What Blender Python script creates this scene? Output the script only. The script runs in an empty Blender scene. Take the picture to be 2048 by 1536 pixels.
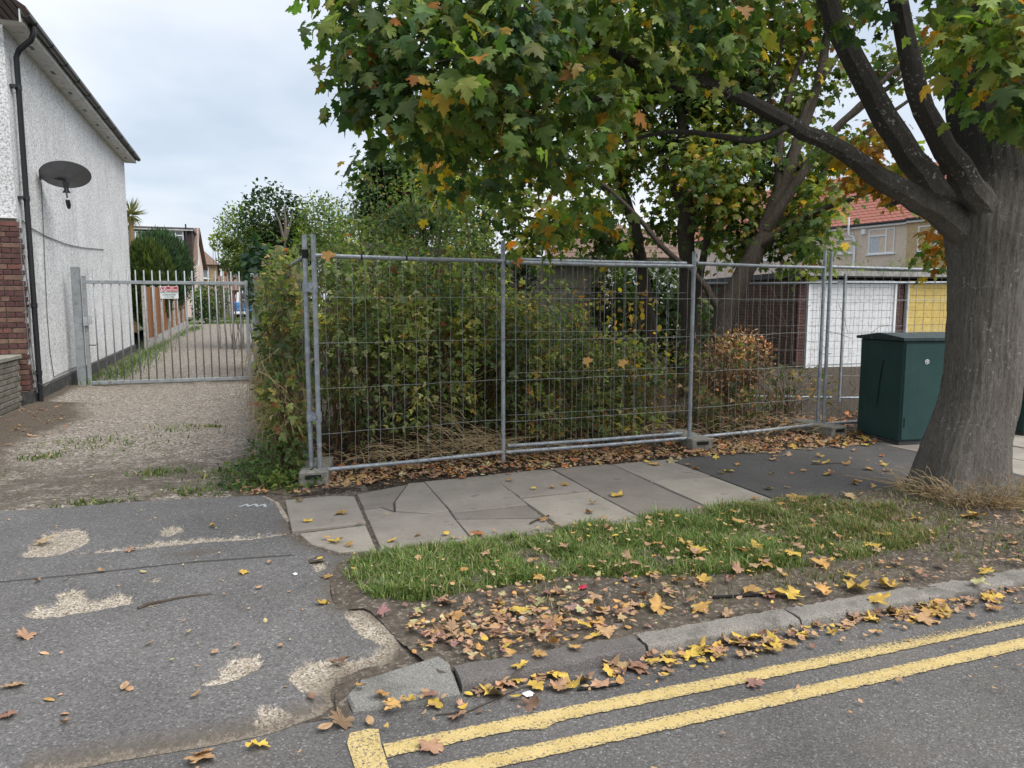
import bpy, math, random
import numpy as np
from mathutils import Vector, Matrix, noise as mnoise

# ------------------------------------------------------------------ camera, sky, sun, exposure
scene = bpy.context.scene
COL = scene.collection
cam_d = bpy.data.cameras.new('camera'); cam = bpy.data.objects.new('camera', cam_d); COL.objects.link(cam)
cam_d.sensor_width = 36.0; cam_d.lens = 36.0 * 1450 / 2048; cam_d.clip_end = 2000; cam_d.clip_start = 0.05
CAM = Vector((0, 0, 1.5)); YAW = math.radians(19.7); PITCH = math.radians(6.25)
cam.location = CAM; cam.rotation_euler = (math.pi / 2 - PITCH, 0, -YAW)
scene.camera = cam
SUN_EL, SUN_AZ = 56, 142          # azimuth clockwise from +Y
world = bpy.data.worlds.new('World'); scene.world = world; world.use_nodes = True
wn = world.node_tree; wn.nodes.clear()
SKY_CLOUD = 0.45
def _sky():
    N, L = wn.nodes.new, wn.links.new
    out = N('ShaderNodeOutputWorld'); mixs = N('ShaderNodeMixShader')
    sky = N('ShaderNodeTexSky'); sky.sky_type = 'NISHITA'; sky.sun_disc = False
    sky.sun_elevation = math.radians(SUN_EL); sky.sun_rotation = math.radians(SUN_AZ)
    sky.air_density = 1.0; sky.dust_density = 3.0
    b1 = N('ShaderNodeBackground'); b1.inputs[1].default_value = 0.07; L(sky.outputs[0], b1.inputs[0])
    tc = N('ShaderNodeTexCoord'); sep = N('ShaderNodeSeparateXYZ'); L(tc.outputs['Generated'], sep.inputs[0])
    add = N('ShaderNodeMath'); add.operation = 'ABSOLUTE'; L(sep.outputs[2], add.inputs[0])
    add2 = N('ShaderNodeMath'); add2.operation = 'ADD'; add2.inputs[1].default_value = 0.22; L(add.outputs[0], add2.inputs[0])
    dv = N('ShaderNodeVectorMath'); dv.operation = 'DIVIDE'; L(tc.outputs['Generated'], dv.inputs[0]); L(add2.outputs[0], dv.inputs[1])
    ns = N('ShaderNodeTexNoise'); ns.inputs['Scale'].default_value = 1.15; ns.inputs['Detail'].default_value = 5; ns.inputs['Roughness'].default_value = 0.48
    L(dv.outputs[0], ns.inputs['Vector'])
    cr = N('ShaderNodeValToRGB'); e = cr.color_ramp.elements
    e[0].position = 0.34; e[0].color = (0.52, 0.60, 0.70, 1); e[1].position = 0.66; e[1].color = (0.86, 0.885, 0.93, 1)
    L(ns.outputs[0], cr.inputs[0])
    b2 = N('ShaderNodeBackground'); b2.inputs[1].default_value = SKY_CLOUD; L(cr.outputs[0], b2.inputs[0])
    mixs.inputs[0].default_value = 0.86
    L(b1.outputs[0], mixs.inputs[1]); L(b2.outputs[0], mixs.inputs[2]); L(mixs.outputs[0], out.inputs[0])

_sky()
sun_d = bpy.data.lights.new('sun', 'SUN'); sun = bpy.data.objects.new('sun', sun_d); COL.objects.link(sun)
sun_d.energy = 1.5; sun_d.angle = math.radians(50); sun_d.color = (1.0, 0.97, 0.93)
_az, _el = math.radians(SUN_AZ), math.radians(SUN_EL)
_sdir = Vector((math.sin(_az) * math.cos(_el), math.cos(_az) * math.cos(_el), math.sin(_el)))
sun.rotation_euler = _sdir.to_track_quat('Z', 'Y').to_euler()
vs = scene.view_settings
vs.view_transform = 'Standard'; vs.look = 'None'; vs.exposure = 1.50; vs.gamma = 1.0; vs.use_curve_mapping = False
scene.cycles.use_denoising = True
scene.cycles.max_bounces = 8; scene.cycles.diffuse_bounces = 5; scene.cycles.transmission_bounces = 5; scene.cycles.transparent_max_bounces = 4

RNG = np.random.default_rng(7); random.seed(7)
PI = math.pi

# ------------------------------------------------------------------ helpers
def world_base(o):
    v = Vector((0, 0, 0))
    while o is not None:
        v = v + o.location; o = o.parent
    return v

def tag(o, label=None, cat=None, group=None, kind=None):
    if label: o['label'] = label
    if cat: o['category'] = cat
    if group: o['group'] = group
    if kind: o['kind'] = kind
    return o

def empty(name, loc, label=None, cat=None, group=None, kind=None):
    o = bpy.data.objects.new(name, None); COL.objects.link(o); o.location = loc; o.empty_display_size = 0.2
    return tag(o, label, cat, group, kind)

def link(name, me, parent=None):
    o = bpy.data.objects.new(name, me); COL.objects.link(o)
    if parent is not None: o.parent = parent
    return o

def np_mesh(name, V, F, mat, col=None, smooth=False, uvw=None):
    """V (n,3); F (m,3) or (m,4) int array, or list of index lists."""
    me = bpy.data.meshes.new(name)
    if isinstance(F, np.ndarray):
        k = F.shape[1]; n = len(F)
        me.vertices.add(len(V)); me.vertices.foreach_set('co', np.asarray(V, np.float32).ravel())
        me.loops.add(n * k); me.loops.foreach_set('vertex_index', F.astype(np.int32).ravel())
        me.polygons.add(n); me.polygons.foreach_set('loop_start', np.arange(0, n * k, k, dtype=np.int32))
        me.update(calc_edges=True)
    else:
        me.from_pydata([tuple(v) for v in V], [], F)
    if smooth: me.polygons.foreach_set('use_smooth', np.ones(len(me.polygons), bool))
    if col is not None:
        a = me.color_attributes.new('Col', 'FLOAT_COLOR', 'POINT')
        c = np.ones((len(V), 4), np.float32); c[:, :3] = col; a.data.foreach_set('color', c.ravel())
    if mat is not None: me.materials.append(mat)
    me.validate(); me.update()
    return me

class MB:
    def __init__(s): s.v = []; s.f = []
    def _add(s, vs, fs):
        n = len(s.v); s.v.extend([tuple(v) for v in vs]); s.f.extend([[i + n for i in f] for f in fs]); return s
    def box(s, c, d, rz=0, rx=0, ry=0, bev=0):
        hx, hy, hz = d[0] / 2, d[1] / 2, d[2] / 2
        M = Matrix.Rotation(rz, 3, 'Z') @ Matrix.Rotation(ry, 3, 'Y') @ Matrix.Rotation(rx, 3, 'X'); c = Vector(c)
        if bev <= 0:
            P = [(-hx, -hy, -hz), (hx, -hy, -hz), (hx, hy, -hz), (-hx, hy, -hz), (-hx, -hy, hz), (hx, -hy, hz), (hx, hy, hz), (-hx, hy, hz)]
            return s._add([c + M @ Vector(p) for p in P], [(0, 3, 2, 1), (4, 5, 6, 7), (0, 1, 5, 4), (1, 2, 6, 5), (2, 3, 7, 6), (3, 0, 4, 7)])
        b = min(bev, hx * .9, hy * .9, hz * .9); vs = []; idx = {}
        for sx in (-1, 1):
            for sy in (-1, 1):
                for sz in (-1, 1):
                    for ax in range(3):
                        p = [sx * (hx - b), sy * (hy - b), sz * (hz - b)]; p[ax] = (sx, sy, sz)[ax] * (hx, hy, hz)[ax]
                        idx[(sx, sy, sz, ax)] = len(vs); vs.append(c + M @ Vector(p))
        fs = []
        for ax in range(3):
            o = [a for a in range(3) if a != ax]
            for sg in (-1, 1):
                def key(a, b2):
                    t = [0, 0, 0]; t[ax] = sg; t[o[0]] = a; t[o[1]] = b2; return tuple(t) + (ax,)
                q = [idx[key(-1, -1)], idx[key(1, -1)], idx[key(1, 1)], idx[key(-1, 1)]]
                flip = (sg > 0) != (ax == 1)
                fs.append(q if flip else q[::-1])
        for ax in range(3):
            o = [a for a in range(3) if a != ax]
            for a in (-1, 1):
                for b2 in (-1, 1):
                    def k2(e, which):
                        t = [0, 0, 0]; t[ax] = e; t[o[0]] = a; t[o[1]] = b2; return tuple(t) + (which,)
                    q = [idx[k2(-1, o[0])], idx[k2(1, o[0])], idx[k2(1, o[1])], idx[k2(-1, o[1])]]
                    fs.append(q)
        for sx in (-1, 1):
            for sy in (-1, 1):
                for sz in (-1, 1): fs.append([idx[(sx, sy, sz, a)] for a in range(3)])
        return s._add(vs, fs)
    def tube(s, pts, rad, seg=8, cap=True, jit=0):
        pts = [Vector(p) for p in pts]; n = len(pts)
        if not hasattr(rad, '__len__'): rad = [rad] * n
        t0 = (pts[1] - pts[0]).normalized(); ref = Vector((0, 0, 1)) if abs(t0.z) < .9 else Vector((1, 0, 0))
        u = t0.cross(ref).normalized(); vs = []
        for i in range(n):
            t = (pts[min(i + 1, n - 1)] - pts[max(i - 1, 0)]).normalized()
            u = (u - t * u.dot(t))
            if u.length < 1e-5: u = t.orthogonal()
            u.normalize(); w = t.cross(u)
            for k in range(seg):
                a = 2 * PI * k / seg; r = rad[i] * (1 + (random.uniform(-jit, jit) if jit else 0))
                vs.append(pts[i] + (u * math.cos(a) + w * math.sin(a)) * r)
        fs = [[i * seg + k, i * seg + (k + 1) % seg, (i + 1) * seg + (k + 1) % seg, (i + 1) * seg + k] for i in range(n - 1) for k in range(seg)]
        if cap: fs += [list(range(seg))[::-1], [(n - 1) * seg + k for k in range(seg)]]
        return s._add(vs, fs)
    def prism(s, poly, z0, z1):
        n = len(poly); vs = [(x, y, z0) for x, y in poly] + [(x, y, z1) for x, y in poly]
        return s._add(vs, [list(range(n))[::-1], [n + i for i in range(n)]] + [[i, (i + 1) % n, n + (i + 1) % n, n + i] for i in range(n)])
    def face(s, vs): return s._add(vs, [list(range(len(vs)))])
    def build(s, name, mat, parent=None, smooth=False):
        b = world_base(parent) if parent is not None else Vector((0, 0, 0))
        V = [(v[0] - b.x, v[1] - b.y, v[2] - b.z) for v in s.v]
        me = np_mesh(name, V, s.f, mat)
        if smooth:
            me.polygons.foreach_set('use_smooth', np.ones(len(me.polygons), bool))
            try: me.set_sharp_from_angle(angle=math.radians(40))
            except Exception: pass
        return link(name, me, parent)

def thing_mesh(name, mb, mat, label, cat, base, group=None, smooth=False):
    """a thing that is one mesh, with its origin at its base"""
    V = [(v[0] - base[0], v[1] - base[1], v[2] - base[2]) for v in mb.v]
    me = np_mesh(name, V, mb.f, mat)
    if smooth:
        me.polygons.foreach_set('use_smooth', np.ones(len(me.polygons), bool)); me.set_sharp_from_angle(angle=math.radians(40))
    o = link(name, me); o.location = base
    return tag(o, label, cat, group)

# ------------------------------------------------------------------ materials
class NT:
    def __init__(s, name):
        s.m = bpy.data.materials.new(name); s.m.use_nodes = True; s.t = s.m.node_tree
        s.b = s.t.nodes['Principled BSDF']; s.b.inputs['Specular IOR Level'].default_value = 0.3
        s.tc = s.t.nodes.new('ShaderNodeTexCoord'); s.obj = s.tc.outputs['Object']
        g = s.t.nodes.new('ShaderNodeNewGeometry'); s.pos = g.outputs['Position']; s.geo = g
    def n(s, t): return s.t.nodes.new(t)
    def l(s, a, b): s.t.links.new(a, b)
    def map(s, v, sc=(1, 1, 1), rot=(0, 0, 0)):
        m = s.n('ShaderNodeMapping'); m.inputs['Scale'].default_value = sc; m.inputs['Rotation'].default_value = rot; s.l(v, m.inputs[0]); return m.outputs[0]
    def noise(s, scale, det=4, rough=.55, v=None, dist=0):
        m = s.n('ShaderNodeTexNoise'); m.inputs['Scale'].default_value = scale; m.inputs['Detail'].default_value = det; m.inputs['Roughness'].default_value = rough
        m.inputs['Distortion'].default_value = dist; s.l(v if v is not None else s.pos, m.inputs['Vector']); return m.outputs[0]
    def vor(s, scale, v=None, feat='F1', out=0):
        m = s.n('ShaderNodeTexVoronoi'); m.feature = feat; m.inputs['Scale'].default_value = scale; s.l(v if v is not None else s.pos, m.inputs['Vector']); return m.outputs[out]
    def ramp(s, f, stops, interp='LINEAR'):
        m = s.n('ShaderNodeValToRGB'); m.color_ramp.interpolation = interp; e = m.color_ramp.elements
        while len(e) < len(stops): e.new(0.5)
        for i, (p, c) in enumerate(stops): e[i].position = p; e[i].color = (c, c, c, 1) if not hasattr(c, '__len__') else (*c, 1)
        s.l(f, m.inputs[0]); return m.outputs[0]
    def mix(s, f, a, b, mode='MIX'):
        m = s.n('ShaderNodeMix'); m.data_type = 'RGBA'; m.blend_type = mode
        for sock, val in ((m.inputs[0], f), (m.inputs[6], a), (m.inputs[7], b)):
            if hasattr(val, 'is_linked'): s.l(val, sock)
            elif hasattr(val, '__len__'): sock.default_value = (*val, 1)
            else: sock.default_value = val if sock.type == 'VALUE' else (val, val, val, 1)
        return m.outputs[2]
    def math(s, op, a, b=None):
        m = s.n('ShaderNodeMath'); m.operation = op
        for i, v in enumerate((a, b)):
            if v is None: continue
            if hasattr(v, 'is_linked'): s.l(v, m.inputs[i])
            else: m.inputs[i].default_value = v
        return m.outputs[0]
    def attr(s, name='Col', out='Color'):
        m = s.n('ShaderNodeAttribute'); m.attribute_name = name; return m.outputs[out]
    def base(s, c, rough=.8, metal=0):
        if hasattr(c, 'is_linked'): s.l(c, s.b.inputs['Base Color'])
        else: s.b.inputs['Base Color'].default_value = (*c, 1)
        if hasattr(rough, 'is_linked'): s.l(rough, s.b.inputs['Roughness'])
        else: s.b.inputs['Roughness'].default_value = rough
        s.b.inputs['Metallic'].default_value = metal; return s
    def bump(s, h, strength=.4, dist=.01):
        m = s.n('ShaderNodeBump'); m.inputs['Strength'].default_value = strength; m.inputs['Distance'].default_value = dist
        s.l(h, m.inputs['Height']); s.l(m.outputs[0], s.b.inputs['Normal']); return s

MATS = {}
def simple(name, c, rough=.6, metal=0, var=.25, scale=6, bump=0, spec=.3, dirt=None):
    if name in MATS: return MATS[name]
    k = NT(name); a = k.noise(scale, 5, .6, k.pos)
    col = k.mix(k.ramp(a, [(.3, 0), (.7, 1)]), tuple(x * (1 - var) for x in c), tuple(min(1, x * (1 + var)) for x in c))
    if dirt:
        col = k.mix(k.ramp(k.noise(scale * 2.3, 6, .65), [(.52, 0), (.68, 1)]), col, dirt)
    k.base(col, rough, metal); k.b.inputs['Specular IOR Level'].default_value = spec
    if bump: k.bump(k.noise(scale * 12, 4), bump, .004)
    MATS[name] = k.m; return k.m

def leaf_material(name, trans=.35, rough=.55):
    k = NT(name); c = k.attr(); v = k.noise(40, 3, .6, k.obj)
    c2 = k.mix(k.ramp(v, [(.3, .72), (.7, 1.15)]), 0, c, 'MULTIPLY'); m = c2.node; m.inputs[0].default_value = 1.0
    # multiply colour by noise
    for lk in list(k.t.links):
        if lk.to_socket == m.inputs[0]: k.t.links.remove(lk)
    k.l(k.ramp(v, [(.3, .75), (.7, 1.15)]), m.inputs[6])
    k.base(c2, rough); k.b.inputs['Specular IOR Level'].default_value = .35
    tr = k.n('ShaderNodeBsdfTranslucent'); k.l(k.mix(1.0, c2, (1.15, 1.3, .6), 'MULTIPLY'), tr.inputs[0])
    ms = k.n('ShaderNodeMixShader'); ms.inputs[0].default_value = trans
    k.l(k.b.outputs[0], ms.inputs[1]); k.l(tr.outputs[0], ms.inputs[2]); k.l(ms.outputs[0], k.t.nodes['Material Output'].inputs[0])
    return k.m
M_LEAF = leaf_material('living_leaf', .48)
M_DEAD = leaf_material('fallen_leaf', .12, .75)
M_GRASS = leaf_material('grass_blades', .3, .7)

def mk_asphalt(name, base=.075, light=.26, worn=None):
    k = NT(name); stones = k.vor(150, feat='F1', out=0); idc = k.vor(150, feat='F1', out=1)
    sepm = k.n('ShaderNodeSeparateColor'); k.l(idc, sepm.inputs[0])
    st = k.ramp(sepm.outputs[0], [(.0, base * .7), (.45, base), (.88, base * 1.3), (.96, light * .5), (1, light * .7)])
    big = k.ramp(k.noise(1.3, 5, .6), [(.3, .78), (.7, 1.18)])
    c = k.mix(1.0, st, big, 'MULTIPLY')
    c = k.mix(k.ramp(k.noise(2.7, 6, .62), [(.55, 0), (.8, .55)]), c, (.13, .115, .095))
    c = k.mix(1.0, c, (1.03, .985, .95), 'MULTIPLY')
    k.base(c, .88).bump(k.math('SUBTRACT', k.noise(220, 3), stones), .35, .005); return k
M_ROAD = mk_asphalt('road_asphalt', .10, .34).m
M_PATCH = mk_asphalt('smooth_asphalt', .08, .16).m
# crossover: asphalt skin over concrete, wear stored as signed distance in the vertex colour
def mk_crossover():
    k = NT('crossover_surface'); a = k.attr(); sp = k.n('ShaderNodeSeparateColor'); k.l(a, sp.inputs[0])
    idc = k.vor(125, out=1); s2 = k.n('ShaderNodeSeparateColor'); k.l(idc, s2.inputs[0])
    asp = k.ramp(s2.outputs[0], [(0, .078), (.4, .115), (.88, .148), (.97, .19), (1, .26)])
    asp = k.mix(1.0, asp, k.ramp(k.noise(1.1, 5, .6), [(.3, .8), (.7, 1.15)]), 'MULTIPLY')
    asp = k.mix(1.0, asp, (1.03, .99, .965), 'MULTIPLY')
    con = k.ramp(s2.outputs[1], [(0, (.09, .075, .06)), (.25, (.24, .205, .16)), (.7, (.38, .33, .265)), (1, (.52, .47, .4))])
    con = k.mix(k.ramp(k.noise(9, 6, .65), [(.5, 0), (.75, .6)]), con, (.2, .17, .125))
    edge = k.math('ADD', sp.outputs[0], k.math('MULTIPLY', k.math('SUBTRACT', k.noise(17, 7, .75), .5), .42))
    edge = k.math('ADD', edge, k.math('MULTIPLY', k.math('SUBTRACT', k.noise(150, 3, .6), .5), .16)); f = k.ramp(edge, [(.47, 0), (.53, 1)])
    c = k.mix(f, con, asp)
    seam = k.math('ADD', sp.outputs[1], k.math('MULTIPLY', k.math('SUBTRACT', k.noise(30, 4, .6), .5), .25))
    c = k.mix(k.ramp(seam, [(.55, 0), (.72, .8)]), c, (.035, .033, .03))
    c = k.mix(k.ramp(sp.outputs[2], [(.3, 0), (.8, .7)]), c, (.09, .073, .055))
    k.base(c, .9).bump(k.math('SUBTRACT', k.noise(200, 3), k.vor(125)), .38, .005); return k.m
M_CROSS = mk_crossover()

def mk_drive():
    k = NT('driveway_concrete'); a = k.attr(); sp = k.n('ShaderNodeSeparateColor'); k.l(a, sp.inputs[0])
    idc = k.vor(55, out=1); s2 = k.n('ShaderNodeSeparateColor'); k.l(idc, s2.inputs[0])
    peb = k.ramp(s2.outputs[0], [(0, (.06, .05, .04)), (.3, (.17, .145, .118)), (.75, (.28, .245, .203)), (1, (.56, .51, .45))])
    fine = k.ramp(k.noise(120, 3, .7), [(.3, .72), (.7, 1.2)])
    c = k.mix(1.0, peb, fine, 'MULTIPLY')
    c = k.mix(k.ramp(k.noise(.7, 6, .6), [(.35, .0), (.7, .4)]), c, (.22, .19, .155))
    mo = k.math('ADD', k.noise(4.2, 9, .76), k.math('MULTIPLY', sp.outputs[1], .30))
    c = k.mix(k.ramp(mo, [(.53, 0), (.72, .78)]), c, k.ramp(k.noise(70, 4, .7), [(.3, (.035, .029, .02)), (.55, (.085, .07, .052)), (.75, (.2, .17, .135))]))
    so = k.math('ADD', sp.outputs[0], k.math('MULTIPLY', k.math('SUBTRACT', k.noise(5, 9, .75), .5), 1.3))
    c = k.mix(k.ramp(so, [(.3, 0), (.8, 1)]), c, k.ramp(k.noise(38, 6, .8), [(.36, (.045, .036, .027)), (.55, (.11, .088, .067)), (.75, (.22, .175, .135))]))
    gr = k.math('ADD', sp.outputs[2], k.math('MULTIPLY', k.math('SUBTRACT', k.noise(5, 6, .7), .5), 1.0))
    c = k.mix(k.ramp(gr, [(.45, 0), (.65, 1)]), c, k.ramp(k.noise(30, 4), [(.3, (.06, .09, .02)), (.7, (.14, .19, .05))]))
    k.base(c, .92).bump(k.math('SUBTRACT', k.noise(60, 5), k.vor(55)), .7, .014); return k.m
M_DRIVE = mk_drive()

def mk_soil(name, dark=(.04, .031, .024), mid=(.095, .075, .056), hi=(.19, .15, .115)):
    k = NT(name); c = k.ramp(k.noise(22, 6, .7), [(.28, dark), (.5, mid), (.75, hi)])
    c = k.mix(1.0, c, k.ramp(k.noise(1.7, 4), [(.3, .75), (.7, 1.2)]), 'MULTIPLY')
    pb = k.vor(70, out=1); ps = k.n('ShaderNodeSeparateColor'); k.l(pb, ps.inputs[0]); c = k.mix(k.ramp(ps.outputs[0], [(.86, 0), (.9, .75)]), c, k.mix(ps.outputs[1], tuple(x * 1.5 for x in hi), (.4, .36, .31)))
    c = k.mix(k.ramp(k.noise(130, 4, .75), [(.3, .55), (.6, 0)]), c, dark)
    k.base(c, .95).bump(k.noise(90, 7, .75), 1.0, .025); return k.m
M_SOIL = mk_soil('verge_soil', (.075, .06, .047), (.165, .135, .105), (.29, .245, .195)); M_LOT = mk_soil('overgrown_ground', (.02, .016, .011), (.055, .04, .027), (.12, .085, .05))
M_GROUND = mk_soil('far_ground', (.03, .045, .015), (.06, .08, .03), (.11, .12, .06))

def mk_slab(name, c, stain):
    k = NT(name); base = k.mix(k.ramp(k.noise(3.5, 6, .62), [(.3, 0), (.7, 1)]), tuple(x * .8 for x in c), tuple(x * 1.15 for x in c))
    spk = k.ramp(k.noise(260, 2, .7), [(.3, .72), (.5, 1.0), (.75, 1.3)])
    base = k.mix(1.0, base, spk, 'MULTIPLY')
    base = k.mix(k.ramp(k.noise(7, 5, .6), [(.58, 0), (.75, stain)]), base, (.08, .072, .062))
    base = k.mix(k.ramp(k.vor(9), [(.015, .6), (.04, 0)]), base, (.05, .045, .04))
    k.base(base, .9).bump(k.noise(180, 4), .35, .004); return k.m
M_SLABS = [mk_slab('slab_grey', (.25, .225, .195), .7), mk_slab('slab_dark', (.2, .178, .155), .7), mk_slab('slab_pale', (.3, .27, .23), .6)]
def mk_granite(name, c, dark):
    k = NT(name); b = k.ramp(k.noise(150, 3, .75), [(.3, tuple(x * .45 for x in c)), (.5, c), (.72, tuple(min(1, x * 1.8) for x in c))])
    b = k.mix(k.ramp(k.noise(5, 6, .65), [(.5, 0), (.72, dark)]), b, (.055, .05, .045))
    k.base(b, .85).bump(k.noise(90, 5), .5, .006); return k.m
M_KERB = mk_granite('kerb_granite', (.2, .186, .165), .85); M_KERB2 = mk_granite('kerb_granite_tarred', (.115, .105, .1), .75)
M_DROP = mk_granite('dropped_kerb_granite', (.185, .18, .165), .7)

def mk_yellow():
    k = NT('yellow_line_paint'); a = k.attr(); sp = k.n('ShaderNodeSeparateColor'); k.l(a, sp.inputs[0])
    col = k.mix(k.ramp(k.noise(14, 5, .65), [(.3, 0), (.7, 1)]), (.46, .34, .13), (.57, .44, .2))
    col = k.mix(1.0, col, k.ramp(k.noise(170, 3, .7), [(.3, .72), (.6, 1.1)]), 'MULTIPLY')
    w = k.math('ADD', k.noise(75, 5, .8), k.math('MULTIPLY', sp.outputs[0], .25))
    cr = k.ramp(k.vor(16, k.map(k.pos, (1, 1.6, 1)), 'DISTANCE_TO_EDGE'), [(.008, 1), (.02, 0)])
    f = k.math('MAXIMUM', k.ramp(w, [(.585, 0), (.66, 1)]), k.math('MULTIPLY', cr, k.ramp(k.noise(4, 3), [(.5, 0), (.6, .8)])))
    k.base(k.mix(f, col, (.085, .083, .085)), .8).bump(k.noise(200, 3), .3, .004); return k.m
M_YELLOW = mk_yellow()

def mk_pebbledash(name, c, speck, scale=38, streak=True, dirtc=(.2, .2, .19)):
    k = NT(name); f = k.noise(scale, 4, .8)
    b = k.ramp(f, [(.38, speck), (.46, tuple(.6 * x + .4 * y for x, y in zip(c, speck))), (.56, c), (.8, tuple(min(.9, x * 1.08) for x in c))])
    big = k.ramp(k.noise(.8, 5, .6), [(.3, .82), (.7, 1.04)]); b = k.mix(1.0, b, big, 'MULTIPLY')
    if streak:
        st = k.noise(1.0, 6, .6, k.map(k.pos, (4, 4, .35))); b = k.mix(k.ramp(st, [(.52, 0), (.75, .28)]), b, dirtc)
    k.base(b, .92).bump(k.noise(scale * .9, 5, .8), .8, .02); return k.m
M_WHITEDASH = mk_pebbledash('white_pebbledash', (.86, .865, .87), (.3, .3, .31), 34)
M_TANDASH = mk_pebbledash('tan_pebbledash', (.78, .65, .52), (.5, .4, .3), 26, False)
M_OCHREDASH = mk_pebbledash('ochre_pebbledash', (.62, .47, .27), (.32, .22, .11), 26, False)
M_PINKDASH = mk_pebbledash('pink_render', (.72, .6, .53), (.5, .41, .35), 10, False)

def mk_bark(name, dark, mid, lich, vs=3.0, amount=.5, dark_above=None):
    k = NT(name); v = k.map(k.pos, (1, 1, .2)); f = k.noise(62 * vs / 3, 8, .78, v, 1.6)
    b = k.ramp(f, [(.3, tuple(x * .45 for x in dark)), (.45, dark), (.62, mid), (.8, tuple(x * 1.4 for x in mid))])
    b = k.mix(k.ramp(k.noise(2.2, 4), [(.35, 0), (.7, .5)]), b, tuple(x * .7 for x in mid))
    li = k.math('MULTIPLY', k.ramp(k.noise(36, 3, .6), [(.6, 0), (.68, 1)]), k.ramp(k.noise(4, 3), [(.45, 0), (.6, amount)]))
    b = k.mix(li, b, lich)
    if dark_above is not None:      # underlit shade painted into the bark from the fork upwards, along with moss
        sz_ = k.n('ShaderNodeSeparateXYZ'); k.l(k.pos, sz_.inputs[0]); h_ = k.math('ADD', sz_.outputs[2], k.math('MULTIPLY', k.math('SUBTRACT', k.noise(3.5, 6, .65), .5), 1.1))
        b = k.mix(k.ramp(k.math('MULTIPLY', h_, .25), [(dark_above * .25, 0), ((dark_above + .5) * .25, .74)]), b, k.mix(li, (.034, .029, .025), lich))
    f2 = k.math('ADD', f, k.math('MULTIPLY', k.noise(20, 5, .6, k.map(k.pos, (1, 1, .12)), .8), 1.1)); k.base(b, .92).bump(f2, 1.0, .045); return k.m
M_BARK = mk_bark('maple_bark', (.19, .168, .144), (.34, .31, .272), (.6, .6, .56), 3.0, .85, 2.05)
M_BARK2 = mk_bark('sycamore_bark', (.075, .06, .045), (.135, .11, .085), (.2, .21, .17), 2, .3)
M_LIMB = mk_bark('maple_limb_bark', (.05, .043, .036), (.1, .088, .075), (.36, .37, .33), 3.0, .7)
M_TWIG = simple('twig_bark', (.07, .055, .042), .9, var=.3, scale=9)

def mk_wood(name, c, dark=.6):
    k = NT(name); v = k.map(k.pos, (14, 14, .9)); f = k.noise(5, 6, .65, v, .8)
    b = k.ramp(f, [(.3, tuple(x * dark for x in c)), (.55, c), (.75, tuple(x * 1.25 for x in c))])
    k.base(b, .8).bump(f, .25, .004); return k.m
M_FENCEWOOD = [mk_wood('brown_board_a', (.26, .115, .045)), mk_wood('brown_board_b', (.21, .09, .036)), mk_wood('brown_board_c', (.3, .14, .06))]
M_OLDWOOD = mk_wood('weathered_board', (.2, .17, .14))
M_CONC = simple('cast_concrete', (.36, .345, .32), .9, var=.2, scale=7, bump=.4, dirt=(.17, .15, .12))
M_CONC2 = simple('dirty_concrete_block', (.24, .225, .195), .92, var=.25, scale=14, bump=.6, dirt=(.1, .09, .07))
def mk_galv():
    k = NT('galvanised_steel'); v = k.vor(26, out=1); s = k.n('ShaderNodeSeparateColor'); k.l(v, s.inputs[0])
    c = k.ramp(s.outputs[0], [(0, (.25, .275, .3)), (1, (.38, .41, .44))])
    c = k.mix(k.ramp(k.noise(9, 6, .65), [(.5, 0), (.75, .55)]), c, (.16, .16, .155))
    c = k.mix(k.ramp(k.noise(23, 4), [(.68, 0), (.76, .5)]), c, (.16, .09, .045))
    k.base(c, .5, .35); return k.m
M_GALV = mk_galv(); M_WIRE = simple('mesh_wire', (.27, .285, .28), .55, .4, var=.3, scale=20)
M_GATE = simple('gate_grey_steel', (.3, .325, .34), .5, .35, var=.15, scale=5, dirt=(.2, .2, .19))
M_BLACK = simple('black_plastic', (.018, .019, .022), .35, var=.2, spec=.5); M_RUBBER = simple('black_rubber', (.014, .014, .014), .8)
M_WHITE = simple('white_upvc', (.75, .76, .77), .4, var=.05, spec=.5); M_SOFFIT = simple('soffit_board', (.62, .62, .6), .6, var=.12, scale=3, dirt=(.4, .39, .36))
M_PLINTH = simple('plinth_black', (.055, .055, .057), .85, var=.3, scale=5, bump=.4, dirt=(.12, .11, .1))
M_MORTAR = simple('mortar', (.27, .245, .21), .95, var=.2, scale=20)
M_DISH = simple('dish_grey', (.19, .195, .21), .55, var=.15)
def mk_glass():
    k = NT('window_glass'); c = k.ramp(k.noise(1.2, 3), [(.35, (.06, .075, .085)), (.65, (.2, .23, .25))]); k.base(c, .08); k.b.inputs['Specular IOR Level'].default_value = .9; return k.m
M_GLASS = mk_glass(); M_CURTAIN = simple('net_curtain', (.5, .52, .53), .9, var=.25, scale=14)
def mk_green_metal():
    k = NT('cabinet_green_paint'); c = k.mix(k.ramp(k.noise(2.5, 5, .6), [(.3, 0), (.7, 1)]), (.016, .05, .047), (.027, .068, .062))
    st = k.noise(1.5, 6, .65, k.map(k.pos, (9, 9, .5))); c = k.mix(k.ramp(st, [(.55, 0), (.8, .5)]), c, (.012, .02, .02))
    c = k.mix(k.ramp(k.noise(30, 4, .7), [(.62, 0), (.7, .35)]), c, (.08, .11, .1))
    k.base(c, .45); return k.m
M_CAB = mk_green_metal(); M_CABROOF = simple('cabinet_roof', (.025, .042, .042), .55, var=.35, scale=8, dirt=(.075, .08, .072))
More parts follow.
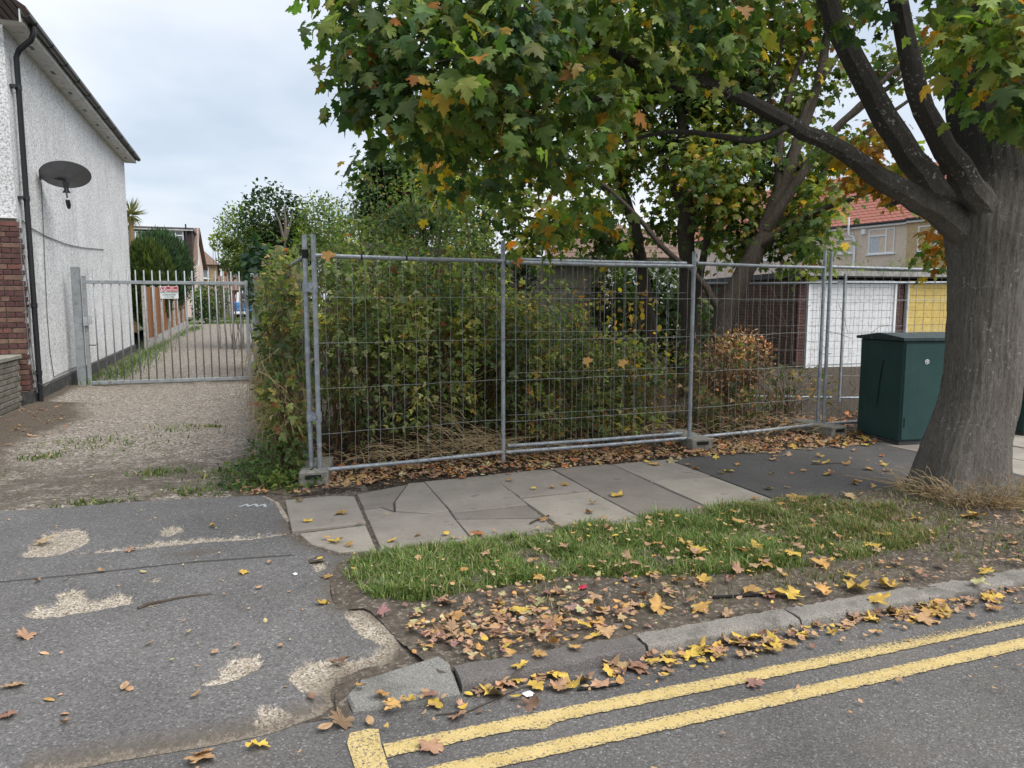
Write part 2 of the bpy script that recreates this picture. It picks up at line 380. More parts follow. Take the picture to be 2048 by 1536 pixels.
def mk_brick_tex(name, c1, c2, mortar, sc=1.0):
    k = NT(name); t = k.n('ShaderNodeTexBrick'); t.inputs['Scale'].default_value = 1.0; t.offset = .5
    t.inputs['Color1'].default_value = (*c1, 1); t.inputs['Color2'].default_value = (*c2, 1); t.inputs['Mortar'].default_value = (*mortar, 1)
    t.inputs['Brick Width'].default_value = .225; t.inputs['Row Height'].default_value = .075; t.inputs['Mortar Size'].default_value = .007
    sx = k.n('ShaderNodeSeparateXYZ'); k.l(k.pos, sx.inputs[0]); cx = k.n('ShaderNodeCombineXYZ')
    k.l(k.math('ADD', sx.outputs[0], sx.outputs[1]), cx.inputs[0]); k.l(sx.outputs[2], cx.inputs[1]); k.l(cx.outputs[0], t.inputs['Vector'])
    c = k.mix(1.0, t.outputs[0], k.ramp(k.noise(9, 5), [(.3, .7), (.7, 1.25)]), 'MULTIPLY')
    k.base(c, .9).bump(k.math('SUBTRACT', 1.0, t.outputs[1]), .6, .008); return k.m
M_GARBRICK = mk_brick_tex('garage_brick', (.1, .055, .038), (.07, .04, .03), (.1, .085, .07))
M_REDBRICK = mk_brick_tex('red_brick_far', (.3, .09, .05), (.24, .07, .045), (.3, .25, .2))
M_GREYBLOCK = simple('pale_concrete_panel', (.27, .25, .21), .9, var=.15, scale=2.5, dirt=(.18, .165, .135))
BR_LIGHT = [simple('brick_orange', (.15, .088, .068), .85, var=.3, scale=16, bump=.5), simple('brick_red', (.155, .07, .057), .85, var=.3, scale=16, bump=.5), simple('brick_buff', (.175, .108, .08), .85, var=.3, scale=16, bump=.5)]
BR_DARK = [simple('brick_plum', (.085, .042, .04), .85, var=.3, scale=16, bump=.5), simple('brick_brown', (.1, .052, .045), .85, var=.3, scale=16, bump=.5)]
BR_GREY = [simple('brick_grey_a', (.15, .14, .115), .92, var=.35, scale=12, bump=.6, dirt=(.06, .062, .04)), simple('brick_grey_b', (.19, .175, .15), .92, var=.35, scale=12, bump=.6, dirt=(.075, .075, .05))]
M_COPING = simple('coping_stone', (.26, .25, .215), .9, var=.25, scale=10, bump=.5, dirt=(.13, .135, .09))
M_REDTILE = simple('red_roof_tile', (.3, .115, .085), .8, var=.2, scale=9); M_BROWNTILE = simple('brown_roof_tile', (.17, .115, .09), .85, var=.25, scale=8)
M_DARKTILE = simple('hung_tile_dark', (.045, .03, .028), .7, var=.3, scale=9); M_FELT = simple('roof_felt', (.07, .07, .07), .9, var=.3, scale=3)
M_WHITEDOOR = simple('white_garage_paint', (.68, .69, .7), .6, var=.06, scale=5, dirt=(.42, .41, .38)); M_YELLOWDOOR = simple('yellow_garage_paint', (.6, .45, .14), .6, var=.12, scale=5, dirt=(.42, .29, .07))
M_CABLE = simple('grey_cable', (.13, .13, .13), .7); M_BERRY = simple('dry_seed_brown', (.2, .06, .025), .9)
M_STRAW = simple('dry_straw', (.36, .27, .15), .95, var=.35, scale=14); M_CANE = simple('bramble_cane', (.12, .075, .045), .9, var=.4, scale=9); M_GREENCANE = simple('green_cane', (.12, .13, .05), .9, var=.3, scale=9)
LIMBS = {
 'maple': [
  [(5.291,4.022,-0.068,0.327),(5.31,4.015,0.372,0.317),(5.297,4.02,0.843,0.298),(5.289,4.023,1.345,0.284),(5.283,4.025,1.761,0.3),(5.281,4.025,2.097,0.35),(5.321,4.043,2.36,0.351),(5.318,4.097,2.847,0.321),(5.321,4.202,3.422,0.317),(5.257,4.278,4.019,0.28),(5.22,4.398,4.923,0.224),(5.134,4.535,6.035,0.166),(5.002,4.582,7.046,0.083)],
  [(5.632,4.091,1.536,0.059),(5.227,3.971,2.071,0.152),(4.911,3.924,2.35,0.133),(4.637,3.916,2.598,0.112),(4.447,3.931,2.84,0.1),(4.295,3.932,3.156,0.092),(4.153,3.93,3.525,0.084),(3.994,3.881,3.948,0.069),(3.824,3.835,4.489,0.047),(3.743,3.864,4.921,0.024)],
  [(5.48,4.039,1.535,0.058),(5.171,4.065,2.042,0.169),(4.902,4.193,2.342,0.143),(4.707,4.369,2.767,0.13),(4.493,4.552,3.236,0.12),(4.358,4.707,3.658,0.11),(4.296,4.835,4.069,0.099),(4.155,4.992,4.746,0.072),(4.047,5.136,5.465,0.034)],
  [(5.509,4.029,1.381,0.058),(5.213,4.039,1.91,0.161),(4.925,4.079,2.126,0.159),(4.664,4.119,2.258,0.128),(4.285,4.201,2.443,0.101),(3.98,4.204,2.592,0.084),(3.553,4.251,2.756,0.075),(3.207,4.269,2.896,0.063),(2.86,4.287,2.981,0.055),(2.495,4.311,3.014,0.047),(2.173,4.32,3.12,0.04),(1.834,4.335,3.278,0.029),(1.466,4.308,3.25,0.022),(1.116,4.38,3.174,0.016),(0.761,4.401,2.999,0.009)],
  [(3.57,4.245,2.746,0.043),(3.474,4.279,2.689,0.036),(3.344,4.379,2.643,0.033),(3.007,4.553,2.715,0.026),(2.707,4.66,2.695,0.018),(2.42,4.869,2.612,0.011)],
  [(2.86,4.287,2.981,0.034),(2.498,4.31,2.857,0.025),(2.044,4.26,2.772,0.019),(1.655,4.294,2.686,0.013),(1.307,4.312,2.544,0.008)],
  [(3.994,3.881,3.948,0.052),(3.232,3.835,3.944,0.039),(2.413,3.916,3.703,0.028),(1.65,3.977,3.527,0.018),(0.99,4.213,3.368,0.01)],
  [(5.318,4.097,2.847,0.097),(5.245,3.645,3.073,0.072),(5.115,3.267,3.256,0.046),(4.363,3.005,3.154,0.021)],
  [(5.403,4.12,2.562,0.098),(5.613,4.682,2.674,0.078),(5.857,5.126,2.544,0.056),(5.889,5.539,2.463,0.03)]],
 'back1': [
  [(6.679,9.292,0.891,0.243),(6.749,9.267,1.419,0.25),(7.001,9.177,1.979,0.228),(7.359,9.102,2.758,0.206),(7.582,9.075,3.351,0.176),(7.836,9.09,4.025,0.131),(8.153,9.083,4.919,0.109),(8.325,9.128,5.885,0.086),(8.341,9.122,7.082,0.055)],
  [(7.261,9.084,2.606,0.152),(7.586,8.861,3.246,0.12),(7.9,8.643,3.865,0.097),(8.275,8.402,4.327,0.074),(8.699,8.144,4.842,0.051),(9.203,7.964,5.244,0.033)],
  [(7.165,9.119,2.349,0.121),(7.403,8.821,2.622,0.097),(7.663,8.515,2.813,0.073),(7.973,8.192,2.974,0.054),(8.282,7.975,3.095,0.032)],
  [(7.454,9.068,3.051,0.114),(7.557,9.19,3.952,0.093),(7.869,9.291,4.949,0.079),(8.259,9.258,5.851,0.056),(8.508,9.169,6.637,0.032)],
  [(6.725,9.276,1.269,0.114),(6.368,9.404,1.867,0.083),(5.863,9.585,2.312,0.068),(5.553,9.802,2.764,0.061),(5.168,10.046,3.22,0.046),(4.709,10.316,3.606,0.031)],
  [(6.872,9.223,1.569,0.099),(7.181,9.325,2.552,0.085),(7.351,9.477,3.475,0.071),(7.529,9.519,4.39,0.056),(7.712,9.454,5.272,0.04),(7.753,9.439,6.067,0.024)],
  [(7.196,9.107,2.459,0.091),(7.946,9.158,3.086,0.078),(8.708,9.097,3.869,0.063),(9.483,8.926,4.49,0.048),(10.198,8.776,4.965,0.028)],
  [(7.641,9.054,3.641,0.084),(7.956,9.048,4.531,0.07),(8.485,8.964,5.349,0.055),(8.804,8.85,5.987,0.039),(9.046,8.764,6.687,0.023)],
  [(7.787,9.002,3.496,0.092),(8.544,9.05,4.218,0.079),(9.483,9.138,4.844,0.057),(10.213,9.089,5.436,0.033)]],
 'back2': [
  [(6.819,10.304,0.835,0.248),(6.754,10.328,1.901,0.232),(6.711,10.343,2.707,0.215),(6.724,10.339,3.422,0.182),(6.617,10.377,4.361,0.149),(6.444,10.439,5.36,0.124),(6.309,10.487,6.415,0.099),(6.21,10.522,7.595,0.058)],
  [(6.745,10.331,2.546,0.141),(6.853,10.186,3.249,0.115),(7.07,10.002,4.084,0.09),(7.276,9.822,4.965,0.073),(7.39,9.782,5.927,0.048)],
  [(6.843,10.296,1.412,0.108),(6.952,10.151,2.378,0.098),(7.04,10.119,3.327,0.082),(6.974,10.143,4.337,0.066),(7.094,10.1,5.327,0.049),(7.141,10.083,6.226,0.029)],
  [(6.705,10.345,2.946,0.108),(6.42,10.554,3.755,0.083),(6.148,10.757,4.644,0.067),(5.874,10.962,5.69,0.051),(5.63,11.049,6.69,0.034)]],
 'back3': [
  [(6.506,11.054,0.802,0.2),(6.406,11.09,1.75,0.191),(6.269,11.139,2.599,0.174),(6.073,11.209,3.269,0.148),(5.766,11.319,4.095,0.122),(5.557,11.393,4.91,0.096),(5.39,11.454,5.871,0.07),(5.301,11.485,6.973,0.043)],
  [(6.157,11.179,3.018,0.113),(5.609,11.269,3.502,0.086),(5.011,11.377,3.811,0.06),(4.348,11.508,4.033,0.038)],
  [(6.016,11.229,3.352,0.104),(6.249,11.252,4.281,0.079),(6.36,11.319,5.373,0.053),(6.259,11.355,6.583,0.035)],
  [(6.312,11.123,2.43,0.104),(5.372,11.141,2.655,0.068),(4.473,11.144,2.866,0.05),(3.722,11.201,2.922,0.028)]],
}
BLOBS = {
 'maple': [(0.83,4.69,3.25,0.34), (0.89,4.46,2.86,0.36), (0.73,4.73,2.76,0.17), (0.85,4.79,2.61,0.2), (0.99,4.21,3.02,0.5), (1.05,4.51,2.7,0.36), (1.14,4.9,2.56,0.22), (1.16,3.83,2.66,0.42), (1.33,4.09,3.07,0.5), (1.39,4.49,2.53,0.3), (1.6,3.99,2.88,0.48), (1.77,4.25,2.57,0.42), (1.81,4.98,2.35,0.3), (1.55,5.39,2.32,0.25), (2.25,4.93,2.4,0.24), (2.11,4.13,3.18,0.5), (2.19,4.42,2.86,0.25), (2.68,4.14,3.26,0.42), (3.16,4.18,3.36,0.32), (2.24,5.57,2.06,0.26), (2.66,5.42,2.14,0.2), (4.03,3.23,3.11,0.32), (4.08,3.11,2.69,0.26), (4.27,3.15,2.55,0.16), (4.12,2.98,2.88,0.35), (3.87,3.93,3.45,0.16), (3.84,3.3,3.19,0.12), (5.57,4.7,2.09,0.12), (5.6,4.69,1.88,0.06), (6.01,5.5,2.75,0.24), (5.79,5.68,2.88,0.24), (5.69,5.93,2.82,0.2), (5.44,6.02,3.04,0.2), (5.76,5.58,3.12,0.2), (0.78,4.61,3.75,0.55), (1.45,4.26,3.84,0.6), (2.28,4.28,4.05,0.6), (3.13,4.19,4.1,0.6), (4.12,4.15,4.42,0.6), (4.66,3.64,4.1,0.7), (4.89,3.13,3.33,0.6), (4.96,4.38,5.88,1.1), (3.6,4.87,5.55,1), (2.06,4.57,4.84,0.9), (6.1,3.66,4.69,1), (2.03,5.97,3.41,0.5), (2.86,5.98,3.79,0.6), (3.85,5.95,3.98,0.55), (1.55,5.82,2.81,0.35), (2.23,5.89,2.96,0.4), (2.61,6.29,5.04,0.9), (4.57,6.12,5.52,0.9), (6.51,5.63,5.63,0.9), (7.28,5.15,4.85,0.8)],
 'back1': [(7.72,9.77,4.62,0.5), (7.26,9.93,5,0.5), (8.24,9.58,4.47,0.4), (8.78,9.07,3.94,0.3), (6.61,9.85,3.64,0.45), (7.27,9.72,3.13,0.45), (7.88,9.5,2.67,0.4), (8.57,9.46,3.7,0.4), (6.88,9.22,3.55,0.45), (7.84,9.51,3.59,0.4), (8.09,9.21,2.95,0.5), (7.65,8.52,2.42,0.3), (7.38,9.68,4.27,0.5), (8.05,9.86,5.44,0.6), (7.72,8.39,3.01,0.24), (7.16,9.65,2.5,0.4), (8.19,9.39,2.28,0.35), (8.66,9.22,5.01,0.25), (9.44,8.94,5.3,0.3), (8.26,9.26,5.85,0.5), (6.65,9.62,3.09,0.4), (8.65,9.12,6.64,0.7), (9.42,8.31,5.25,0.3)],
 'back2': [(6.23,10.73,4.17,0.5), (6.61,10.7,3.55,0.4), (6.87,10.29,4.82,0.5), (5.84,10.87,4.88,0.5), (6.34,10.48,5.13,0.6), (7.08,10.21,5.28,0.6), (7.58,10.03,5.97,0.6), (6.91,10.59,4.03,0.45), (7.04,10.12,4.49,0.45), (5.87,10.96,5.69,0.6), (6.71,10.98,2.85,0.35), (6.46,10.43,6.27,0.8), (7.41,10.41,2.65,0.3), (6.21,10.52,7.38,0.9)],
 'back3': [(6,11.13,3.91,0.5), (5.43,11.33,4.88,0.7), (4.54,11.33,4.01,0.6), (4.7,11.06,2.87,0.5), (5.4,11.02,2.97,0.4), (3.8,11.17,3.08,0.5), (5.23,11.51,6.03,0.8), (4.38,11.6,5.25,0.7), (6.16,11.28,4.94,0.5), (3.36,11.12,2.59,0.35), (5.74,11.12,2.42,0.35), (4.29,11.11,2.38,0.35), (3.24,12.12,4.07,0.6), (5.3,11.49,7.13,0.9)],
 'round': [(3.46,18.94,4.17,0.95), (3.23,19.03,4.79,0.8), (4.14,19.02,4.97,1), (3.09,19.08,3.79,0.55), (4.09,18.29,3.62,0.9), (5.04,18.91,4.24,1.1), (3.49,18.51,3.37,0.5)],
}
NAMED_LEAVES = [(0.55,5.19,'o',0.127), (2.65,4.98,'y',0.145), (0.45,4.57,'y',0.120), (0.52,4.48,'o',0.079), (0.41,4.65,'o',0.074), (-0.10,4.24,'y',0.093), (-0.03,2.63,'y',0.106), (-0.22,2.62,'t',0.136), (-0.22,2.65,'t',0.093), (-1.04,3.76,'t',0.104), (-0.97,3.32,'t',0.105), (-0.93,3.09,'b',0.089), (-1.29,5.19,'t',0.131), (1.34,4.42,'r',0.121), (1.86,4.56,'o',0.078), (2.25,4.60,'o',0.096), (2.40,5.41,'o',0.093), (2.27,5.37,'o',0.083), (3.01,6.52,'y',0.152), (2.03,5.72,'o',0.078), (0.33,4.28,'y',0.069), (0.30,3.69,'y',0.094), (0.34,4.03,'o',0.078), (0.30,5.63,'o',0.081), (0.31,5.08,'y',0.095), (-0.30,5.14,'o',0.074), (0.79,4.46,'y',0.079), (0.97,4.53,'o',0.074), (1.14,4.47,'y',0.074), (0.90,3.34,'o',0.130), (0.91,3.50,'t',0.108), (1.23,3.32,'y',0.117), (0.87,3.55,'p',0.109), (0.57,3.49,'p',0.090), (1.03,2.76,'y',0.096), (0.96,3.06,'y',0.074), (1.04,2.98,'y',0.063), (1.02,2.86,'o',0.070), (1.01,3.33,'l',0.063), (0.77,3.45,'l',0.069), (0.70,3.35,'l',0.062), (1.46,3.05,'y',0.102), (1.61,3.15,'o',0.080), (1.46,2.93,'y',0.070), (1.14,2.82,'o',0.080), (1.32,2.83,'o',0.081), (0.86,2.92,'l',0.080), (0.44,2.78,'o',0.088), (0.46,2.69,'o',0.086), (0.37,2.86,'o',0.068), (0.26,2.67,'b',0.119), (0.20,2.66,'t',0.072), (0.37,2.65,'t',0.064), (0.90,2.66,'b',0.125), (0.99,2.56,'b',0.101), (0.95,2.62,'y',0.066), (0.78,2.72,'y',0.049), (1.19,2.72,'y',0.121), (1.32,2.60,'t',0.101), (1.29,2.65,'t',0.116), (1.53,2.69,'b',0.125), (1.13,2.64,'o',0.076), (1.41,2.58,'o',0.074), (0.56,2.42,'t',0.114), (0.31,3.09,'b',0.105), (0.17,2.85,'b',0.054), (2.19,2.74,'y',0.149), (2.12,2.70,'b',0.104), (1.92,2.74,'y',0.138), (1.93,2.68,'y',0.101), (1.63,2.69,'y',0.087), (1.71,2.67,'y',0.107), (2.09,2.72,'y',0.094), (2.21,2.60,'o',0.104), (2.26,2.69,'o',0.090), (2.45,2.67,'y',0.092), (2.33,2.64,'o',0.116), (1.94,2.63,'o',0.090), (1.55,2.66,'b',0.110), (1.94,2.38,'p',0.091), (2.66,3.01,'y',0.196), (2.48,3.11,'o',0.129), (2.10,3.01,'o',0.126), (1.92,3.10,'o',0.164), (2.31,3.28,'y',0.130), (2.50,3.64,'y',0.148), (2.48,3.74,'o',0.111), (2.78,3.57,'r',0.132), (2.89,3.57,'y',0.133), (2.99,3.38,'y',0.118), (2.76,3.34,'o',0.114), (3.12,3.28,'o',0.158), (3.16,3.55,'t',0.124), (2.25,3.78,'t',0.071), (3.88,4.38,'o',0.200), (3.45,4.39,'o',0.136), (3.09,4.01,'o',0.131), (3.26,2.91,'y',0.153), (3.06,2.94,'y',0.181), (3.87,3.55,'y',0.166), (3.10,2.71,'o',0.122), (3.31,2.74,'l',0.107), (3.27,2.68,'o',0.137), (4.74,3.54,'o',0.152), (4.66,3.57,'o',0.150), (3.95,2.90,'y',0.106), (3.15,3.10,'y',0.090), (3.03,2.77,'y',0.151), (3.10,2.75,'o',0.122), (3.31,2.64,'o',0.124), (3.17,2.62,'t',0.152), (3.33,2.69,'t',0.113), (3.76,2.69,'y',0.114), (3.75,2.77,'l',0.115), (2.86,2.98,'o',0.121), (2.58,3.04,'o',0.106), (3.61,2.59,'o',0.098), (2.91,2.71,'y',0.106), (5.68,4.40,'y',0.142), (6.39,6.17,'y',0.162), (6.55,6.44,'o',0.180), (4.00,5.36,'y',0.113), (3.52,5.85,'o',0.135), (3.74,5.89,'l',0.128), (3.78,5.54,'o',0.104), (3.92,4.73,'o',0.096), (5.08,5.36,'y',0.104), (5.26,5.01,'o',0.123), (5.21,5.25,'o',0.104), (5.23,5.60,'o',0.097), (5.53,5.09,'y',0.106), (4.75,4.98,'b',0.107), (1.65,3.56,'t',0.076), (1.47,3.79,'t',0.072), (1.76,3.95,'t',0.108), (2.07,3.41,'t',0.077), (2.03,3.68,'t',0.080), (2.06,3.19,'t',0.079), (2.14,4.02,'y',0.066), (1.18,4.16,'t',0.057), (3.64,3.43,'y',0.144), (4.31,3.69,'o',0.130), (5.17,3.99,'y',0.120), (3.54,3.85,'o',0.128), (3.61,4.52,'o',0.115), (3.79,4.45,'y',0.108), (4.28,4.24,'t',0.129), (4.12,4.33,'t',0.111), (-0.01,3.99,'t',0.047), (0.05,4.33,'t',0.057), (-0.21,3.34,'t',0.051), (-0.12,3.37,'t',0.051), (0.07,3.30,'t',0.045), (-0.49,3.52,'t',0.053), (-0.52,3.15,'t',0.054), (-0.73,3.04,'t',0.048), (-0.92,3.58,'t',0.055), (-0.74,4.83,'t',0.099), (-1.15,4.44,'t',0.060), (-0.85,4.50,'t',0.060), (-0.62,4.40,'l',0.052), (0.01,3.59,'l',0.043), (-0.33,3.57,'l',0.038), (-0.81,3.17,'o',0.060), (-0.54,3.17,'t',0.064), (-0.26,3.01,'t',0.056), (-0.71,2.96,'t',0.052)]
# ------------------------------------------------------------------ leaf templates
def maple_template(full=True, fold=.18, droop=.25, curl=0, seed=0):
    r = random.Random(seed)
    if full: half = [(.10, -.04), (.30, -.10), (.46, -.03), (.31, .10), (.45, .17), (.66, .36), (.50, .37), (.47, .50), (.30, .45), (.21, .56), (.30, .72), (.15, .74), (.09, .86)]
    else: half = [(.30, -.08), (.46, -.02), (.32, .12), (.66, .36), (.46, .46), (.24, .48), (.28, .72), (.12, .78)]
    pts = [(0, 0)] + half + [(0, 1.0)] + [(-x, y) for x, y in half[::-1]]
    jt = 1 + (2.2 if curl else 0); pts = [(x * r.uniform(1 - .08 * jt, 1 + .08 * jt), y + r.uniform(-.02, .02) * jt) for x, y in pts]
    if curl > .25: k0 = r.randrange(4, len(pts) - 6); pts = [(p[0] * .55, .3 + (p[1] - .3) * .55) if k0 <= i < k0 + 4 else p for i, p in enumerate(pts)]
    c = (0, .32)
    V = [(c[0], c[1])] + pts
    out = []
    for x, y in V:
        rr = math.hypot(x, y - .3)
        z = -fold * abs(x) - droop * max(0, y - .3) ** 2 * 1.2
        if curl:
            an = math.atan2(y - .3, x); z = .8 * curl * (rr ** 2) * (.5 + .9 * math.sin(3 * an + seed) + .5 * math.sin(5 * an + 2 * seed)) + curl * .5 * x * math.sin(seed); sh = 1 - .28 * min(1, curl) * rr * (1 + math.sin(2 * an + seed)); x, y = x * sh, .3 + (y - .3) * sh
        out.append((x, y, z + r.uniform(-.02, .02) * (1 + 3 * curl)))
    n = len(pts); F = [(0, 1 + i, 1 + (i + 1) % n) for i in range(n)]
    return np.array(out), np.array(F)
def oval_template(w=.3, fold=.15, curl=0, seed=0):
    r = random.Random(seed)
    pts = [(0, 0), (w * .8, .22), (w, .45), (w * .7, .75), (0, 1), (-w * .7, .75), (-w, .45), (-w * .8, .22)]
    V = [(0, .45, fold * .35)] + [(x, y, -fold * abs(x) + curl * (x * x * 3 + (y - .5) ** 2 * 1.6) + r.uniform(-.03, .03)) for x, y in pts]
    n = len(pts); return np.array(V), np.array([(0, 1 + i, 1 + (i + 1) % n) for i in range(n)])
def small_template(w=.32):
    V = np.array([(0, 0, 0), (w, .45, -.06), (0, 1, -.1), (-w, .45, -.06)]); return V, np.array([(0, 1, 2), (0, 2, 3)])
def trifoliate_template():
    Vs, Fs = [], []; k = 0
    for ang, sc, off in ((0, 1, .35), (1.25, .8, .3), (-1.25, .8, .3)):
        V = np.array([(0, 0, .0), (.3, .35, -.05), (.22, .72, -.06), (0, 1, -.12), (-.22, .72, -.06), (-.3, .35, -.05)]) * sc
        c, s = math.cos(ang), math.sin(ang); R = np.array([(c, s, 0), (-s, c, 0), (0, 0, 1)])
        V = V @ R; V[:, :2] += np.array([math.sin(ang), math.cos(ang)]) * .12 + np.array([0, off * (1 if ang == 0 else .7)])
        Vs.append(V * .62); Fs.append(np.array([(0, 1, 2), (0, 2, 3), (0, 3, 4), (0, 4, 5)]) + k); k += 6
    return np.concatenate(Vs), np.concatenate(Fs)
T_MAPLE = [maple_template(True, f, d, 0, s) for f, d, s in ((.1, .2, 1), (.3, .5, 2), (.45, .3, 3), (.2, .75, 4), (-.15, .4, 5))]
T_MAPLE_LO = [maple_template(False, f, d, 0, s) for f, d, s in ((.1, .3, 1), (.4, .5, 2), (.25, .8, 3))]
T_TRI = [trifoliate_template()]; T_SMALL = [small_template()]; T_OVAL = [oval_template(.33, .2, 0, 4)]
T_NARROW = [small_template(.13)]

def norm(a): return a / np.maximum(np.linalg.norm(a, axis=-1, keepdims=True), 1e-9)
def frames(tip, nor):
    y = norm(tip); z = norm(nor - y * np.sum(nor * y, -1, keepdims=True)); x = np.cross(y, z); return np.stack([x, y, z], -1)   # columns
FWD = np.array([math.sin(YAW) * math.cos(PITCH), math.cos(YAW) * math.cos(PITCH), -math.sin(PITCH)])
RGT = np.array([math.cos(YAW), -math.sin(YAW), 0]); UPV = np.cross(RGT, FWD)
def leaf_cloud(parent, pos, tip, nor, size, col, temps, mat, n_ind=0, part='foliage', kind='stuff', leafname='leaf', own=None):
    """all leaves of a plant: the n_ind that show largest are leaf objects, the rest one joined part"""
    R = frames(tip, nor); N = len(pos); b = np.array(world_base(parent)) if parent is not None else np.zeros(3)
    which = RNG.integers(0, len(temps), N)
    ind = np.zeros(N, bool)
    if n_ind:
        q = pos - np.array(CAM); w = q @ FWD; a = np.abs(q @ RGT) / np.maximum(w, .01); c = np.abs(q @ UPV) / np.maximum(w, .01)
        vis = (w > .3) & (a < .70) & (c < .52); sc = np.where(vis, size / np.maximum(w, .3), 0)
        ind[np.argsort(-sc)[:n_ind]] = True; ind &= vis
    Vs, Fs, Cs, k = [], [], [], 0
    for ti, (tv, tf) in enumerate(temps):
        s = np.where((which == ti) & ~ind)[0]
        if not len(s): continue
        V = np.einsum('nij,vj->nvi', R[s], tv) * size[s][:, None, None] + (pos[s] - b)[:, None, :]
        Vs.append(V.reshape(-1, 3)); nv = len(tv)
        Fs.append((tf[None] + (np.arange(len(s)) * nv)[:, None, None] + k).reshape(-1, 3)); Cs.append(np.repeat(col[s], nv, 0)); k += len(s) * nv
    if Vs:
        o = link(part, np_mesh(part, np.concatenate(Vs), np.concatenate(Fs), mat, np.concatenate(Cs)), parent)
        if kind: o['kind'] = kind
    if n_ind:
        pool = {}
        for i in np.where(ind)[0]:
            c = tuple(np.maximum(np.round(col[i] / .012) * .012, .004)); key = (int(which[i]), c)
            if key not in pool:
                tv, tf = temps[which[i]]; pool[key] = np_mesh(leafname, tv, tf, mat, np.tile(np.array(c), (len(tv), 1)))
            ob = link(leafname, pool[key], parent)
            M = Matrix([[*(R[i][r] * size[i]), pos[i][r] - b[r]] for r in range(3)] + [[0, 0, 0, 1]])
            ob.matrix_local = M
    return

def jitcol(base, n, v=.25, rng=RNG):
    base = np.array(base); k = rng.uniform(1 - v, 1 + v, (n, 1)); h = rng.uniform(1 - v * .5, 1 + v * .5, (n, 3)); return np.clip(base * k * h, .002, .95)
def clump(pos, f=1.6, seed=0.0):
    return np.array([mnoise.noise((float(p[0]) * f + seed, float(p[1]) * f, float(p[2]) * f)) for p in pos])
def clump_tint(pos, col, f=1.6, amt=.55):
    v = clump(pos, f, 3.3)[:, None]; k = np.clip(1 + amt * v * 1.6, .45, 1.7); warm = np.clip(v * .7, -.25, .35)
    return np.clip(col * k * np.concatenate([1 + warm, 1 + .5 * warm, 1 - .2 * warm], 1), .004, .9)
def palette(n, items):
    w = np.array([i[0] for i in items], float); w /= w.sum(); c = RNG.choice(len(items), n, p=w)
    out = np.zeros((n, 3))
    for k, it in enumerate(items):
        m = c == k; out[m] = jitcol(it[1], m.sum(), it[2] if len(it) > 2 else .25)
    return out

# ------------------------------------------------------------------ trees
def smooth_path(pts, step=.14):
    P = np.array(pts, float); out = []
    for i in range(len(P) - 1):
        p0, p1, p2, p3 = P[max(i - 1, 0)], P[i], P[i + 1], P[min(i + 2, len(P) - 1)]
        n = max(2, int(np.linalg.norm((p2 - p1)[:3]) / step))
        for k in range(n):
            t = k / n; out.append(.5 * ((2 * p1) + (-p0 + p2) * t + (2 * p0 - 5 * p1 + 4 * p2 - p3) * t * t + (-p0 + 3 * p1 - 3 * p2 + p3) * t ** 3))
    out.append(P[-1]); return np.array(out)

def ball(n, c, r, sq=(1, 1, 1)):
    d = norm(RNG.normal(size=(n, 3))) * (RNG.uniform(0, 1, (n, 1)) ** (1 / 2.4)) * r * np.array(sq); return np.array(c) + d

